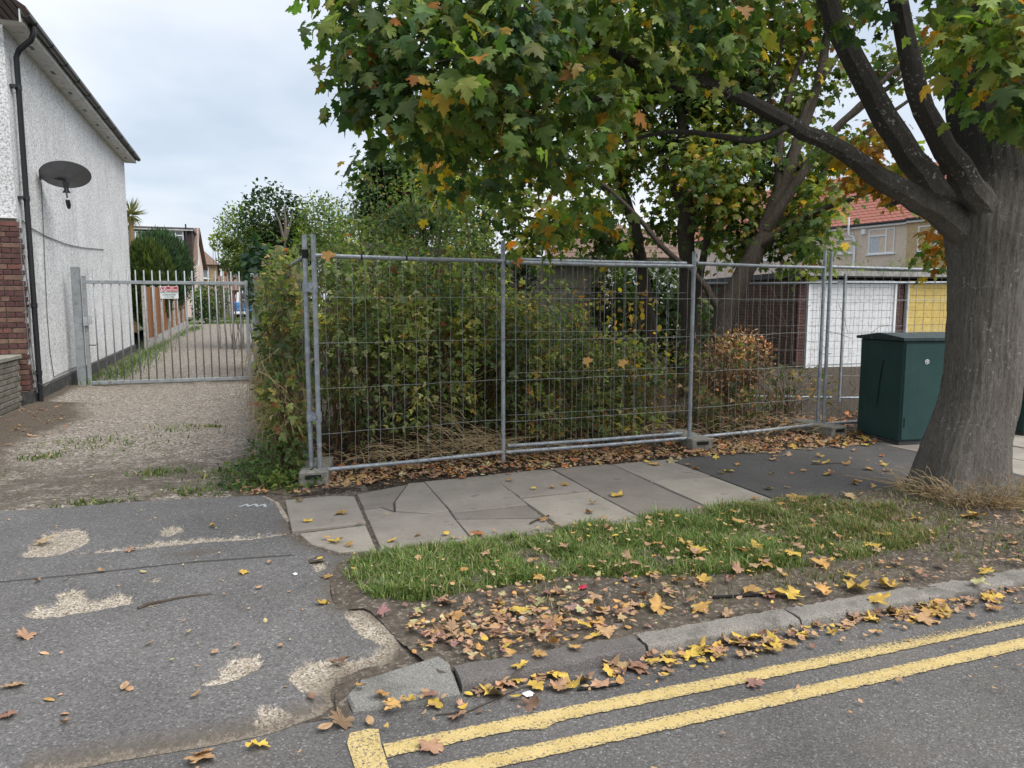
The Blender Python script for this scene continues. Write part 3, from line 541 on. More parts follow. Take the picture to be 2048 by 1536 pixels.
def make_tree(root, limbs, blobs, barkmat, per, nleaf, leafsize, pal, temps, n_ind, trunk_seg=16, twig_r=.012, spread=.13, down=.7, skip_trunk=False, colfun=None, limbname='limb', limbmat=None):
    base = root.location; nodes = []; 
    for i, l in enumerate(limbs):
        sp = smooth_path(l); nodes.append(sp)
        if i == 0 and skip_trunk: continue
        w = sp.copy()
        if len(w) > 3: w[1:-1, :3] += RNG.normal(0, 1, (len(w) - 2, 3)) * np.minimum(w[1:-1, 3:4] * .10, .012)
        MB().tube([tuple(p[:3]) for p in w], [max(.004, p[3]) for p in w], trunk_seg if i == 0 else (12 if l[0][3] > .05 else 8), jit=.05).build('trunk' if i == 0 else limbname, barkmat if i == 0 else (limbmat or barkmat), root, True)
    nodes = np.concatenate(nodes); att = []; dens = []
    for bl in blobs:
        n = max(3, int(per * bl[3] ** 1.7)); att.append(ball(n, bl[:3], bl[3], (1, 1, .85)))
    att = np.concatenate(att); order = np.argsort([np.min(np.linalg.norm(nodes[:, :3] - a, axis=1)) for a in att])
    tw = MB(); L_pos, L_dir = [], []
    NP = [nodes]; cur = nodes
    for j, i in enumerate(order):
        a = att[i]
        if j % 12 == 0 and j: cur = np.concatenate(NP)
        d = np.linalg.norm(cur[:, :3] - a, axis=1) + (cur[:, 2] > a[2] + .5) * .5; k = int(np.argmin(d)); p0 = cur[k]; L = np.linalg.norm(a - p0[:3])
        n = max(3, int(L / .16) + 1); t = np.linspace(0, 1, n)[:, None]
        up = np.array([0, 0, 1.0]) * L * .14 + RNG.normal(0, L * .08, 3)
        P = p0[:3] * (1 - t) + a * t + up * (4 * t * (1 - t)) + RNG.normal(0, .012, (n, 3)) * (t > 0) * (t < 1)
        r0 = min(p0[3] * .65, twig_r * (.45 + L * .8)); r1 = .0026; rr = r0 + (r1 - r0) * t[:, 0]
        tw.tube([tuple(p) for p in P], [float(x) for x in rr], 4 if r0 < .02 else 6, cap=False)
        NP.append(np.concatenate([P[1:], rr[1:, None]], 1))
        m = RNG.poisson(nleaf); s = RNG.uniform(max(0, 1 - .45 / max(L, .3)), 1.0, (m, 1)) 
        pos = p0[:3] * (1 - s) + a * s + up * (4 * s * (1 - s)) + RNG.normal(0, spread, (m, 3)).clip(-1.7 * spread, 1.7 * spread) * np.array([1, 1, .8]); out = norm(pos - (p0[:3] * .7 + a * .3) + 1e-3)
        L_pos.append(pos); L_dir.append(out)
    o = tw.build('twigs', M_TWIG, root); o['kind'] = 'stuff'
    pos = np.concatenate(L_pos); out = np.concatenate(L_dir); n = len(pos)
    tip = norm(out * np.array([1, 1, .3]) * .7 + np.array([0, 0, -down]) + RNG.normal(0, .35, (n, 3)))
    nor = np.array([0, 0, .75]) + out * .55 + RNG.normal(0, .38, (n, 3))
    size = leafsize * RNG.triangular(.45, .85, 1.6, n)
    col = palette(n, pal)
    col = clump_tint(pos, col, 1.4, .4)
    if colfun is not None: col = colfun(pos, col)
    leaf_cloud(root, pos, tip, nor, size, col, temps, M_LEAF, n_ind, 'crown')
    return n

def bush(root, ells, n, size, pal, temps, n_ind=0, canes=30, canemat=None, shell=2.2, down=.25, tilt=.5, part='foliage', cane_r=.004, colfun=None, mat=None, hollow=-2, hollow_f=2.6):
    vol = np.array([e[3] * e[4] * e[5] for e in ells]) ** .7; cnt = (n * vol / vol.sum()).astype(int)
    P, O = [], []
    for e, c in zip(ells, cnt):
        d = norm(RNG.normal(size=(c, 3))); r = RNG.uniform(0, 1, (c, 1)) ** (1 / (3 * shell)) * (1 + .12 * RNG.normal(size=(c, 1)))
        lump = 1 + .16 * np.sin(d @ np.array([7, 3, 5]) + e[0] * 9) * np.sin(d @ np.array([-4, 8, 6]) + e[1] * 5)
        p = np.array(e[:3]) + d * r * lump[:, None] * np.array(e[3:6]); P.append(p); O.append(d)
    pos = np.concatenate(P); out = np.concatenate(O); k = pos[:, 2] > (root.location.z + .02); k &= clump(pos, hollow_f, 7.7) > hollow; pos, out = pos[k], out[k]; m = len(pos)
    tip = norm(out * .6 + np.array([0, 0, -down]) + RNG.normal(0, .55, (m, 3))); nor = out * tilt + np.array([0, 0, .7]) + RNG.normal(0, .4, (m, 3))
    col = clump_tint(pos, palette(m, pal), 2.2, .5)
    if colfun is not None: col = colfun(pos, col)
    leaf_cloud(root, pos, tip, nor, size * RNG.uniform(.6, 1.3, m), col, temps, mat or M_LEAF, n_ind, part)
    if canes:
        c = MB()
        for _ in range(canes):
            e = ells[RNG.choice(len(ells), p=vol / vol.sum())]; d = norm(RNG.normal(size=3)); d[2] = abs(d[2])
            end = np.array(e[:3]) + d * np.array(e[3:6]) * RNG.uniform(.7, 1.1); st = np.array([e[0] + RNG.uniform(-.5, .5) * e[3], e[1] + RNG.uniform(-.5, .5) * e[4], root.location.z - .02])
            mid = (st + end) / 2 + np.array([RNG.uniform(-.1, .1), RNG.uniform(-.1, .1), RNG.uniform(.1, .4)]) * e[5]
            t = np.linspace(0, 1, 7)[:, None]; q = (1 - t) ** 2 * st + 2 * t * (1 - t) * mid + t * t * end + RNG.normal(0, .01, (7, 3)) * (t > 0)
            c.tube([tuple(x) for x in q], [cane_r * (1.3 - .8 * float(x)) for x in t], 4, cap=False)
        o = c.build('canes', canemat or M_CANE, root); o['kind'] = 'stuff'
# ------------------------------------------------------------------ the setting: ground, road, crossover, driveway, verge, pavement
def psd(P, poly):
    poly = np.array(poly); A = poly; B = np.roll(poly, -1, 0); best = np.full(len(P), 1e9); ins = np.zeros(len(P), bool)
    for a, b in zip(A, B):
        ab = b - a; t = np.clip(((P - a) @ ab) / max(ab @ ab, 1e-12), 0, 1); best = np.minimum(best, np.hypot(*(P - a - t[:, None] * ab).T))
        c = ((a[1] > P[:, 1]) != (b[1] > P[:, 1])); xi = a[0] + (P[:, 1] - a[1]) * ab[0] / (ab[1] if abs(ab[1]) > 1e-9 else 1e-9); ins ^= c & (P[:, 0] < xi)
    return np.where(ins, best, -best)
def seg_dist(P, line):
    best = np.full(len(P), 1e9); line = np.array(line)
    for a, b in zip(line[:-1], line[1:]):
        ab = b - a; t = np.clip(((P - a) @ ab) / (ab @ ab), 0, 1); best = np.minimum(best, np.hypot(*(P - a - t[:, None] * ab).T))
    return best
def vnoise(x, y, s, seed=0):
    return np.array([mnoise.noise((float(a) * s + seed, float(b) * s - seed, seed * .37)) for a, b in zip(x, y)])
def grid(xs, ys, zf, name, mat, keep=None, colf=None, parent=None, snap=None):
    X, Y = np.meshgrid(xs, ys); x, y = X.ravel(), Y.ravel(); z = zf(x, y); nx, ny = len(xs), len(ys)
    i = np.arange(nx * ny).reshape(ny, nx); F = np.stack([i[:-1, :-1], i[:-1, 1:], i[1:, 1:], i[1:, :-1]], -1).reshape(-1, 4)
    col = colf(x, y) if colf is not None else None
    if keep is not None:
        k = keep(x, y); F = F[k[F].all(1)]; used = np.zeros(nx * ny, bool); used[F.ravel()] = True; re = np.cumsum(used) - 1; F = re[F]
        x, y, z = x[used], y[used], z[used]; col = col[used] if col is not None else None
        if snap is not None:      # pull the ragged outermost vertices onto the outline
            P = np.stack([x, y], 1); out = psd(P, snap) < .004; Q = P[out]; best = np.full(len(Q), 1e9); near_ = Q.copy(); pl = np.array(snap)
            for a, b in zip(pl, np.roll(pl, -1, 0)):
                ab = b - a; t_ = np.clip(((Q - a) @ ab) / max(ab @ ab, 1e-12), 0, 1); c_ = a + t_[:, None] * ab; d_ = np.hypot(*(Q - c_).T); m_ = d_ < best; best[m_] = d_[m_]; near_[m_] = c_[m_]
            x[out], y[out] = near_[:, 0], near_[:, 1]
    return link(name, np_mesh(name, np.stack([x, y, z], 1), F, mat, col, smooth=True), parent)
def plane(name, x0, x1, y0, y1, z, mat):
    o = MB().face([(x0, y0, z), (x1, y0, z), (x1, y1, z), (x0, y1, z)]).build(name, mat); return tag(o, kind='structure')
def lane_z(y): return np.where(y > 12, .02 * (y - 12), 0.0)

plane('ground', -700, 700, -700, 900, -.3, M_GROUND)
plane('road', -80, 90, -9, 2.83, -.10, M_ROAD)
def lot_z(x, y): return -.012 + .05 * vnoise(x, y, .9, 3) * np.clip((y - 6.4) * 1.2, 0, 1) + np.where((x < .35) & (y > 12), .02 * (y - 12), 0)
tag(grid(np.concatenate([np.arange(.25, 9, .12), np.arange(9.2, 40, 1.0)]), np.concatenate([np.arange(5.85, 10, .1), np.arange(10.2, 46, 1.0)]), lot_z, 'overgrown_plot', M_LOT), kind='structure')
tag(grid(np.arange(-30, -3.0, 1.5), np.arange(6.2, 60, 3.0), lambda x, y: -.06 + lane_z(y), 'garden_ground', M_GROUND), kind='structure')
tag(grid(np.arange(-30, 50, 4.0), np.arange(46, 110, 4.0), lambda x, y: .64 + 0 * x, 'far_yard', M_GROUND), kind='structure')

EDGE = [(-9, 6.1), (-1.773, 6.088), (-1.343, 6.04), (-0.82, 6.057), (-0.356, 6.0), (0.049, 5.92), (0.15, 5.686), (0.215, 5.115), (0.225, 4.875), (0.31, 4.62), (0.46, 4.39), (.62, 4.34), (.46, 4.2), (0.41, 4.0), (0.375, 3.85), (0.39, 3.65), (.455, 3.653), (.522, 3.689), (.541, 3.533), (.615, 3.427), (.656, 3.252), (.592, 3.133), (.535, 3.069), (.46, 3.03), (.309, 3.006), (.276, 2.945), (.256, 2.83), (.198, 2.775), (.009, 2.71), (-.2, 2.705), (-.514, 2.72), (-.744, 2.72), (-9, 2.72)]
PATCHES = [
 [(-1.363, 4.973), (-1.354, 5.273), (-1.3, 5.421), (-1.194, 5.435), (-1.109, 5.423), (-1.041, 5.227), (-1.03, 5.093), (-1.078, 4.988), (-1.168, 4.903), (-1.293, 4.92)],
 [(-0.621, 5.213), (-0.581, 5.287), (-0.486, 5.253), (-0.481, 5.128), (-0.559, 5.054), (-0.618, 5.092)],
 [(-1.083, 4.93), (-0.93, 4.92), (-0.735, 4.941), (-0.552, 4.986), (-0.347, 4.962), (-0.062, 4.893), (0.214, 4.931), (0.221, 4.876), (-0.062, 4.827), (-0.342, 4.863), (-0.523, 4.865), (-0.715, 4.858), (-0.922, 4.873), (-1.059, 4.893)],
 [(-1.112, 4.044), (-1.085, 4.112), (-0.985, 4.156), (-1.013, 4.271), (-0.953, 4.316), (-0.894, 4.272), (-0.861, 4.174), (-0.833, 4.102), (-0.795, 4.13), (-0.717, 4.187), (-0.643, 4.128), (-0.629, 4.029), (-0.799, 3.99), (-0.933, 3.98), (-1.033, 3.979)],
 [(-0.251, 3.117), (-0.187, 3.189), (-0.152, 3.277), (-0.088, 3.322), (-0.035, 3.288), (-0.003, 3.238), (-0.036, 3.163), (-0.123, 3.112), (-0.195, 3.084)],
 [(0.39, 3.55), (0.455, 3.653), (0.522, 3.689), (0.541, 3.533), (0.615, 3.427), (0.656, 3.252), (0.592, 3.133), (0.535, 3.069), (0.46, 3.03), (0.309, 3.006), (0.276, 2.945), (0.256, 2.83), (0.206, 2.887), (0.131, 2.934), (0.093, 3.044), (0.122, 3.132), (0.188, 3.17), (0.271, 3.144), (0.384, 3.123), (0.469, 3.142), (0.51, 3.198), (0.44, 3.313), (0.407, 3.42)],
 [(-.05, 2.78), (-.02, 2.86), (.05, 2.84), (.12, 2.78), (.2, 2.82), (.26, 2.84), (.2, 2.75), (0, 2.7)],
 [(-.6, 4.3), (-.56, 4.34), (-.52, 4.32), (-.55, 4.27)], [(.27, 4.35), (.33, 4.4), (.36, 4.2), (.3, 4.15)], [(-.58, 3.98), (-.5, 4.0), (-.52, 3.94)]]
SEAM = [(-9, 4.6), (-1.348, 4.54), (-0.968, 4.513), (-0.364, 4.504), (-0.149, 4.482), (0.188, 4.446)]
def cross_base(y): return np.interp(y, [2.68, 4.4, 6.1], [-.092, -.024, 0.0])
_cache = {}
def cross_sd(x, y):
    key = len(x)
    if key in _cache: return _cache[key]
    P = np.stack([x, y], 1); so = psd(P, EDGE); sd = so - .03
    for p in PATCHES: sd = np.minimum(sd, -psd(P, p))
    w = np.array([mnoise.noise((a * 22, b * 22, 1.0)) for a, b in zip(x, y)]) * .012
    _cache[key] = (so, sd + w, np.minimum(seg_dist(P, SEAM), seg_dist(P, [(p[0], p[1] + .02) for p in PATCHES[2][6:]]) + .01)); return _cache[key]
def cross_z(x, y):
    so, sd, sm = cross_sd(x, y); rim = np.clip(1 - so / .09, 0, 1) * np.clip((3.5 - y) / .5, 0, 1); return -rim * (cross_base(y) + .0975) + cross_base(y) + (1 - rim) * .02 * np.clip(sd / .014, 0, 1) - .006 * np.clip(1 - sm / .02, 0, 1) + .003 * np.sin(x * 3.1) * np.sin(y * 2.3)
def cross_col(x, y):
    so, sd, sm = cross_sd(x, y); dirt = np.clip(1 - so / .18, 0, 1) * (y < 5.2) * (x > -.8); dirt = np.maximum(dirt, np.clip(1 - np.hypot((x + .38) / .3, (y - 4.66) / .09), 0, 1) * .9)
    return np.stack([np.clip(.5 + sd * 4, 0, 1), np.clip(1 - sm / .035, 0, 1), dirt], 1)
cross = tag(grid(np.concatenate([np.arange(-9, -2.2, .2), np.arange(-2.2, .7, .0125)]), np.arange(2.69, 6.13, .0125), cross_z, 'vehicle_crossover', M_CROSS, keep=lambda x, y: cross_sd(x, y)[0] > -.0115, colf=cross_col, snap=EDGE), kind='structure')
zz = MB(); zp = [(-.13, 5.60), (-.085, 5.645), (-.07, 5.59), (-.02, 5.63), (-.01, 5.565), (.04, 5.60), (.045, 5.545)]
for a, b in zip(zp[:-1], zp[1:]):
    d = Vector((b[0] - a[0], b[1] - a[1], 0)).normalized(); n = Vector((-d.y, d.x, 0)) * .010; z = lambda p: float(cross_base(np.array(p[1]))) + .022
    a3, b3 = Vector((*a, z(a))) - d * .008, Vector((*b, z(b))) + d * .008; zz.face([a3 - n, b3 - n, b3 + n, a3 + n])
    zz.v[-4:] = [(v[0], v[1], v[2] + .0004 * (len(zz.v) % 7)) for v in zz.v[-4:]]
zz.build('painted_squiggle', simple('white_spray_paint', (.4, .42, .43), .8, var=.25, scale=40), cross)

# driveway
def drive_z(x, y): return -.004 - .035 * np.clip((6.22 - y) / .2, 0, 1) + lane_z(y) + .018 * vnoise(x, y, 1.7, 5) + .05 * np.clip((-2.35 - x) / .7, 0, 1) * (y < 14.5)
def drive_col(x, y):
    soil = np.clip((-2.0 - x) / .55 + .25 * np.sin(y * 1.9), 0, 1) * (y < 12.6) + np.clip((-2.75 - x) / .25, 0, 1) * (y >= 12.6)
    soil = np.maximum(soil, np.clip((x - .0) / .3, 0, 1) * .9)
    moss = np.exp(-((y - 6.9) / 1.0) ** 2) * .7 + np.exp(-((y - 14.9) / .7) ** 2) * .5 + np.clip((x + .25) / .5, 0, 1) * .6
    gr = np.exp(-((y - 40) / 1.6) ** 2) * .8 * 1 + np.exp(-((y - 44.5) / 1.2) ** 2) * .9 + np.clip((-2.5 - x) / .4, 0, 1) * (y > 15.5) * .42
    return np.stack([np.clip(soil, 0, 1), np.clip(moss, 0, 1), np.clip(gr, 0, 1)], 1)
tag(grid(np.arange(-3.12, .42, .05), np.concatenate([np.arange(5.86, 16, .05), np.arange(16.1, 47.2, .25)]), drive_z, 'driveway', M_DRIVE, colf=drive_col, keep=lambda x, y: (y > 5.8)), kind='structure')
tag(grid(np.arange(-9, -3.1, .25), np.arange(6.05, 12.4, .25), lambda x, y: -.02 + .04 * vnoise(x, y, 1.2, 2), 'front_yard', M_SOIL), kind='structure')
tag(grid(np.arange(-2, 9, .5), np.arange(44.5, 47.5, .5), lambda x, y: .66 + 0 * x, 'yard_grass', M_GROUND), kind='structure')

tag(grid(np.arange(-.2, .86, .03), np.arange(2.74, 6.2, .03), lambda x, y: cross_base(y) - .010 + .006 * vnoise(x, y, 9, 3), 'edge_dirt', M_SOIL, keep=lambda x, y: (y > 2.95) | (x < .32)), kind='structure')
# verge soil between kerb and pavement
VERGE = [(.34, 3.62), (.36, 4.1), (.42, 4.42), (.7, 4.36), (16, 4.36), (16, 2.86), (.70, 2.86), (.60, 3.2), (.56, 3.4), (.50, 3.6)]
def verge_z(x, y):
    hol = np.exp(-(((x - 1.05) / .5) ** 2 + ((y - 3.28) / .3) ** 2)); mound = np.exp(-(((x - 5.2) / 1.0) ** 2 + ((y - 4.0) / .8) ** 2))
    return -.056 - .03 * hol + .09 * mound + .010 * vnoise(x, y, 4, 1) + .04 * np.clip((y - 3.0) / 1.2, 0, 1)
tag(grid(np.concatenate([np.arange(.34, 6, .035), np.arange(6.1, 16, .3)]), np.arange(2.85, 4.42, .035), verge_z, 'grass_verge', M_SOIL, keep=lambda x, y: psd(np.stack([x, y], 1), VERGE) > -.034, snap=VERGE), kind='structure')

# pavement
pav = plane('pavement', .15, 16, 4.30, 6.15, -.014, M_SOIL)
slab_i = 0
def slab(poly, mat, dz=0, tilt=(0, 0), bw=.007):
    global slab_i; slab_i += 1
    c = np.mean(poly, 0); n = len(poly); P = np.array(poly, float); inset = []
    top, mid, bot = [], [], []
    for i in range(n):
        p = P[i]; d = c - p; d = d / np.linalg.norm(d); z = -.0 + dz + (p[0] - c[0]) * tilt[0] + (p[1] - c[1]) * tilt[1]
        q = p + d * .004; top.append((q[0] + d[0] * bw, q[1] + d[1] * bw, z)); mid.append((q[0], q[1], z - .006)); bot.append((q[0], q[1], -.05))
    m = MB(); m._add(top + mid + bot, [list(range(n))] + [[(i + 1) % n, i, n + i, n + (i + 1) % n] for i in range(n)] + [[n + (i + 1) % n, n + i, 2 * n + i, 2 * n + (i + 1) % n] for i in range(n)])
    return m.build('paving_slab', mat, pav)
G, D, Pm = M_SLABS
def ln(y): return .0   # joints run square to the kerb
t = lambda: (random.uniform(-.012, .012), random.uniform(-.012, .012))
slab([(.20, 4.90), (.695, 4.93), (.715, 5.68), (.55, 5.76), (.19, 5.74)], G, .002, t())
slab([(.245, 4.87), (.69, 4.90), (.675, 4.36), (.45, 4.40), (.30, 4.62)], Pm, -.004, t())
slab([(.70, 4.36), (1.28, 4.34), (1.31, 5.02), (1.16, 5.0), (.93, 5.14), (.72, 5.02)], G, 0, t())
slab([(.72, 5.035), (.93, 5.155), (.86, 5.30), (.725, 5.28)], G, -.006, t()); slab([(.94, 5.155), (1.16, 5.015), (1.315, 5.035), (1.335, 5.95), (1.2, 5.95), (.98, 5.40)], G, .001, t())
slab([(.73, 5.30), (.86, 5.31), (.93, 5.165), (.97, 5.40), (1.19, 5.95), (.74, 5.75)], D, -.004, t())
slab([(1.29, 4.34), (1.88, 4.34), (1.90, 4.62), (1.60, 4.72), (1.30, 4.80)], G, -.003, t()); slab([(1.30, 4.815), (1.60, 4.735), (1.90, 4.635), (1.915, 4.97), (1.31, 4.96)], D, 0, t())
slab([(1.32, 4.985), (1.915, 4.99), (1.93, 5.42), (1.68, 5.36), (1.325, 5.22)], G, .002, t()); slab([(1.325, 5.235), (1.68, 5.375), (1.93, 5.435), (1.955, 6.0), (1.34, 5.98)], G, -.003, t())
x = 1.93
for k, (yj, ma, mb_) in enumerate([(5.20, G, G), (5.02, D, D), (5.30, G, Pm)]):
    x1 = x + .615
    slab([(x, 4.32), (x1 - .012, 4.32), (x1 - .012, yj - .006), (x, yj - .006)], mb_ if k != 0 else Pm, 0, t()); slab([(x, yj + .006), (x1 - .012, yj + .006), (x1 - .012, 6.03), (x, 6.03)], ma, .001, t()); x = x1
# smooth asphalt strip, then older slabs again
tag(MB().box(((x + 6.35) / 2, 5.18, -.024), (6.35 - x - .01, 1.72, .05), bev=.004).build('asphalt_patch', M_PATCH, pav))
x = 6.37
while x < 12:
    slab([(x, 4.34), (x + .6, 4.34), (x + .6, 5.1), (x, 5.1)], random.choice(M_SLABS), random.uniform(-.003, .003), t()); slab([(x, 5.112), (x + .6, 5.112), (x + .6, 6.1), (x, 6.1)], random.choice(M_SLABS), random.uniform(-.003, .003), t()); x += .615

# kerb
kerb = empty('kerb', (0, 2.8, -.1), kind='structure')
def kerb_stone(x0, x1, y0, mat, h=.05, w=.13, tilt=0.0):
    prof = [(0, -.15), (.003, .55 * h), (.010, .84 * h), (.022, .97 * h), (.045, h), (w, h + .002), (w, -.15)]
    m = MB(); n = len(prof); N = 34; vs = []
    for i in range(N + 1):
        x = x0 + (x1 - x0) * i / N; e = .004 if i in (0, N) else 0
        for (py, pz) in prof: vs.append((x + (e if i == 0 else -e if i == N else 0) * 0, y0 + py + tilt * (x - x0) + (random.uniform(-.005, .005) + e if pz > 0 else 0), -.1 + pz - (e if pz > .02 else 0) + (random.uniform(-.005, .004) if pz > 0 else 0)))
    fs = [[i * n + k, (i + 1) * n + k, (i + 1) * n + k + 1, i * n + k + 1] for i in range(N) for k in range(n - 1)] + [list(range(n)), [N * n + k for k in range(n)][::-1]]
    m._add(vs, fs); return m.build('kerb_stone', mat, kerb, True)
kx = .765
kerb_stone(kx, 1.635, 2.745, M_KERB2, .056)
kx = 1.66
for i in range(14):
    L = random.choice([.78, .9, .86]); kerb_stone(kx, kx + L - .007, 2.76 + random.uniform(-.006, .008), M_KERB, .051 + random.uniform(-.010, .006)); kx += L
dk = [(.307, 2.862), (.374, 2.943), (.736, 3.006), (.765, 2.93), (.744, 2.705), (.46, 2.716), (.319, 2.751)]
def dkz(p): return -.098 + (p[1] - 2.7) * .05 + (p[0] - .3) * .045
m = MB(); n = len(dk); c = np.mean(dk, 0)
ins = [tuple(np.array(p) + (c - np.array(p)) * .05) for p in dk]
m._add([(p[0], p[1], dkz(p) + .012) for p in ins] + [(p[0], p[1], dkz(p)) for p in dk] + [(p[0], p[1], -.2) for p in dk], [list(range(n))] + [[(i + 1) % n, i, n + i, n + (i + 1) % n] for i in range(n)] + [[n + (i + 1) % n, n + i, 2 * n + i, 2 * n + (i + 1) % n] for i in range(n)])
for i, f in enumerate(m.f): m.f[i] = f[::-1]
m.build('dropped_kerb_stone', M_DROP, kerb)
# dirt fillet between dropped kerb, concrete and verge
tag(MB().prism([(.25, 2.70), (.30, 2.72), (.31, 2.86), (.37, 2.96), (.74, 3.03), (.80, 2.9), (.79, 3.3), (.62, 3.3), (.66, 3.22), (.59, 3.11), (.53, 3.05), (.45, 3.0), (.3, 2.98), (.27, 2.93)], -.14, -.086).build('gutter_dirt', M_SOIL), kind='structure')

# yellow lines
road = bpy.data.objects['road']
def stripe(x0, x1, yc, w, bulge=None, name='yellow_line', worn=0):
    N = int((x1 - x0) / .02); xs = np.linspace(x0, x1, N + 1); V, C = [], []
    for i, xx in enumerate(xs):
        b = bulge(xx) if bulge else (0, 0)
        j0, j1 = random.uniform(-.004, .004), random.uniform(-.004, .004)
        for k, s in enumerate((-1, -.55, 0, .55, 1)): V.append((xx, yc(xx) + s * w / 2 + (j0 + b[0] if s == -1 else j1 + b[1] if s == 1 else 0), -.0945)); C.append((abs(s) * .42 + worn * max(0, (xx - 1.9) / 1.6) * (s > -.5), 0, 0))
    F = np.array([[i * 5 + k, (i + 1) * 5 + k, (i + 1) * 5 + k + 1, i * 5 + k + 1] for i in range(N) for k in range(4)])
    return link(name, np_mesh(name, np.array(V), F, M_YELLOW, np.array(C)), road)
stripe(.395, 14, lambda x: 2.458 + .004 * math.sin(x * 2), .082, lambda x: (-.028 * math.exp(-((x - .98) / .06) ** 2), 0), worn=.55)
stripe(.395, 14, lambda x: 2.272 + .004 * math.sin(x * 1.7 + 1), .082)
V = [(.275, 2.2), (.39, 2.2), (.392, 2.35), (.388, 2.5), (.395, 2.6), (.36, 2.615), (.29, 2.61), (.272, 2.55), (.28, 2.4), (.27, 2.3)]
link('yellow_line', np_mesh('yellow_line', np.array([(a, b, -.0938) for a, b in V]), [list(range(len(V)))], M_YELLOW, np.full((len(V), 3), .3)), road)
# ------------------------------------------------------------------ white pebbledashed house
HX, HY0, HY1, HZ = -3.1, 12.3, 22.6, 5.36
house = empty('rendered_house', (-6, 17.4, 0), 'white pebbledashed house with brick front corner and black gutter beside the gated drive', 'house')
m = MB(); m._add([(HX, HY0, .26), (HX, HY1, .40), (HX, HY1, HZ), (HX, HY0, HZ)], [[0, 1, 2, 3]])
m._add([(HX, HY0, 2.72), (HX, HY0, HZ), (-9, HY0, HZ), (-9, HY0, 2.72)], [[0, 1, 2, 3]])
m._add([(HX, HY1, 0), (-9, HY1, 0), (-9, HY1, HZ), (HX, HY1, HZ)], [[0, 1, 2, 3]]); m._add([(-9, HY1, 0), (-9, HY0, 0), (-9, HY0, HZ), (-9, HY1, HZ)], [[0, 1, 2, 3]])
wall = m.build('wall', M_WHITEDASH, house)
m = MB(); m._add([(HX - .02, HY0 + .02, -.1), (HX - .02, HY1, -.1), (HX - .02, HY1, .42), (HX - .02, HY0 + .02, .30), (HX - .02 , HY0 + .02, 2.75), (-9, HY0 + .02, 2.75), (-9, HY0 + .02, -.1)], [[0, 1, 2, 3], [0, 3, 4, 5, 6]])
m.build('brick_backing', M_MORTAR, house)
MB()._add([(HX + .035, HY0 - .02, -.1), (HX + .035, HY1, -.1), (HX + .035, HY1, .38), (HX + .035, HY0 - .02, .24), (HX, HY0 - .02, .26), (HX, HY1, .40), (HX - .1, HY0 - .02, .24), (HX - .1, HY0 - .02, -.1)], [[0, 1, 2, 3], [3, 2, 5, 4], [0, 3, 6, 7]]).build('plinth', M_PLINTH, house)
# front bricks, one object each, courses alternating light and dark; the toothed return shows on the side
bm1 = {}
def brick_obj(parent, size, mats, c, rz=0, part='brick'):
    key = (tuple(round(x, 3) for x in size), mats.name)
    if key not in bm1:
        b = MB().box((0, 0, 0), size, bev=.005); bm1[key] = np_mesh('brick', b.v, b.f, mats)
    o = link(part, bm1[key], parent); o.location = Vector(c) - world_base(parent); o.rotation_euler = (random.uniform(-.004, .004), random.uniform(-.004, .004), rz + random.uniform(-.006, .006)); return o
for i in range(35):
    z = .06 + i * .076; dark = i % 2
    x = HX + .012 - (0 if dark else .0)
    first = True
    for k in range(5):
        L = .218 if not dark else .104
        if not dark and k == 1: L = .104
        if not dark and first and (i // 2) % 3 == 1: L = .16
        if x - L < -4.1: break
        brick_obj(house, (L, .04, .066), random.choice(BR_DARK if dark or random.random() < .12 else BR_LIGHT), (x - L / 2, HY0 + .01, z)); x -= L + .01; first = False
    if i % 2 or (i // 4) % 2:   # return bricks round the corner
        brick_obj(house, (.04, .13 if dark else .2, .066), random.choice(BR_DARK), (HX + .0, HY0 + .08 + (0 if dark else .035), z))
MB().box((-6, HY0 - .004, 2.73), (5.82, .05, .02)).build('render_bead', M_SOFFIT, house)
# eaves
MB()._add([(HX, HY0 - .25, HZ - .01), (HX, HY1 + .12, HZ - .01), (-2.84, HY1 + .12, HZ - .01), (-2.84, HY0 - .25, HZ - .01)], [[0, 1, 2, 3]]).build('soffit', M_SOFFIT, house)
MB().box((-2.83, (HY0 + HY1) / 2 - .06, HZ + .07), (.02, HY1 - HY0 + .38, .17)).build('fascia', M_SOFFIT, house)
for i in range(8): MB().box((-2.97, 13.2 + i * 1.25, HZ - .013), (.05, .16, .006)).build('soffit_vent', M_BLACK, house)
g = MB(); N = 10
for y in (HY0 - .25, HY1 + .16): pass
prof = [(-2.765 + .06 * math.cos(a), HZ + .115 + .06 * math.sin(a)) for a in np.linspace(-PI, 0, N)]
prof2 = [(-2.765 + .054 * math.cos(a), HZ + .117 + .054 * math.sin(a)) for a in np.linspace(0, -PI, N)]
pp = prof + prof2; n = len(pp)
g._add([(x, HY0 - .25, z) for x, z in pp] + [(x, HY1 + .16, z) for x, z in pp], [[i, (i + 1) % n, n + (i + 1) % n, n + i] for i in range(n)] + [list(range(n)), [n + i for i in range(n)][::-1]])
gut = g.build('gutter', M_BLACK, house, True)
for i in range(12):
    y = HY0 + .1 + i * .92; w = .05 if i % 2 else .12
    j = MB(); pj = [(-2.765 + .068 * math.cos(a), HZ + .113 + .068 * math.sin(a)) for a in np.linspace(-PI, 0, N)]
    j._add([(x, y, z) for x, z in pj] + [(x, y + w, z) for x, z in pj], [[i2, i2 + 1, N + i2 + 1, N + i2] for i2 in range(N - 1)] + [list(range(N)), [N + i2 for i2 in range(N)][::-1]]); j.build('gutter_joint', M_BLACK, gut, True)
rf = MB()
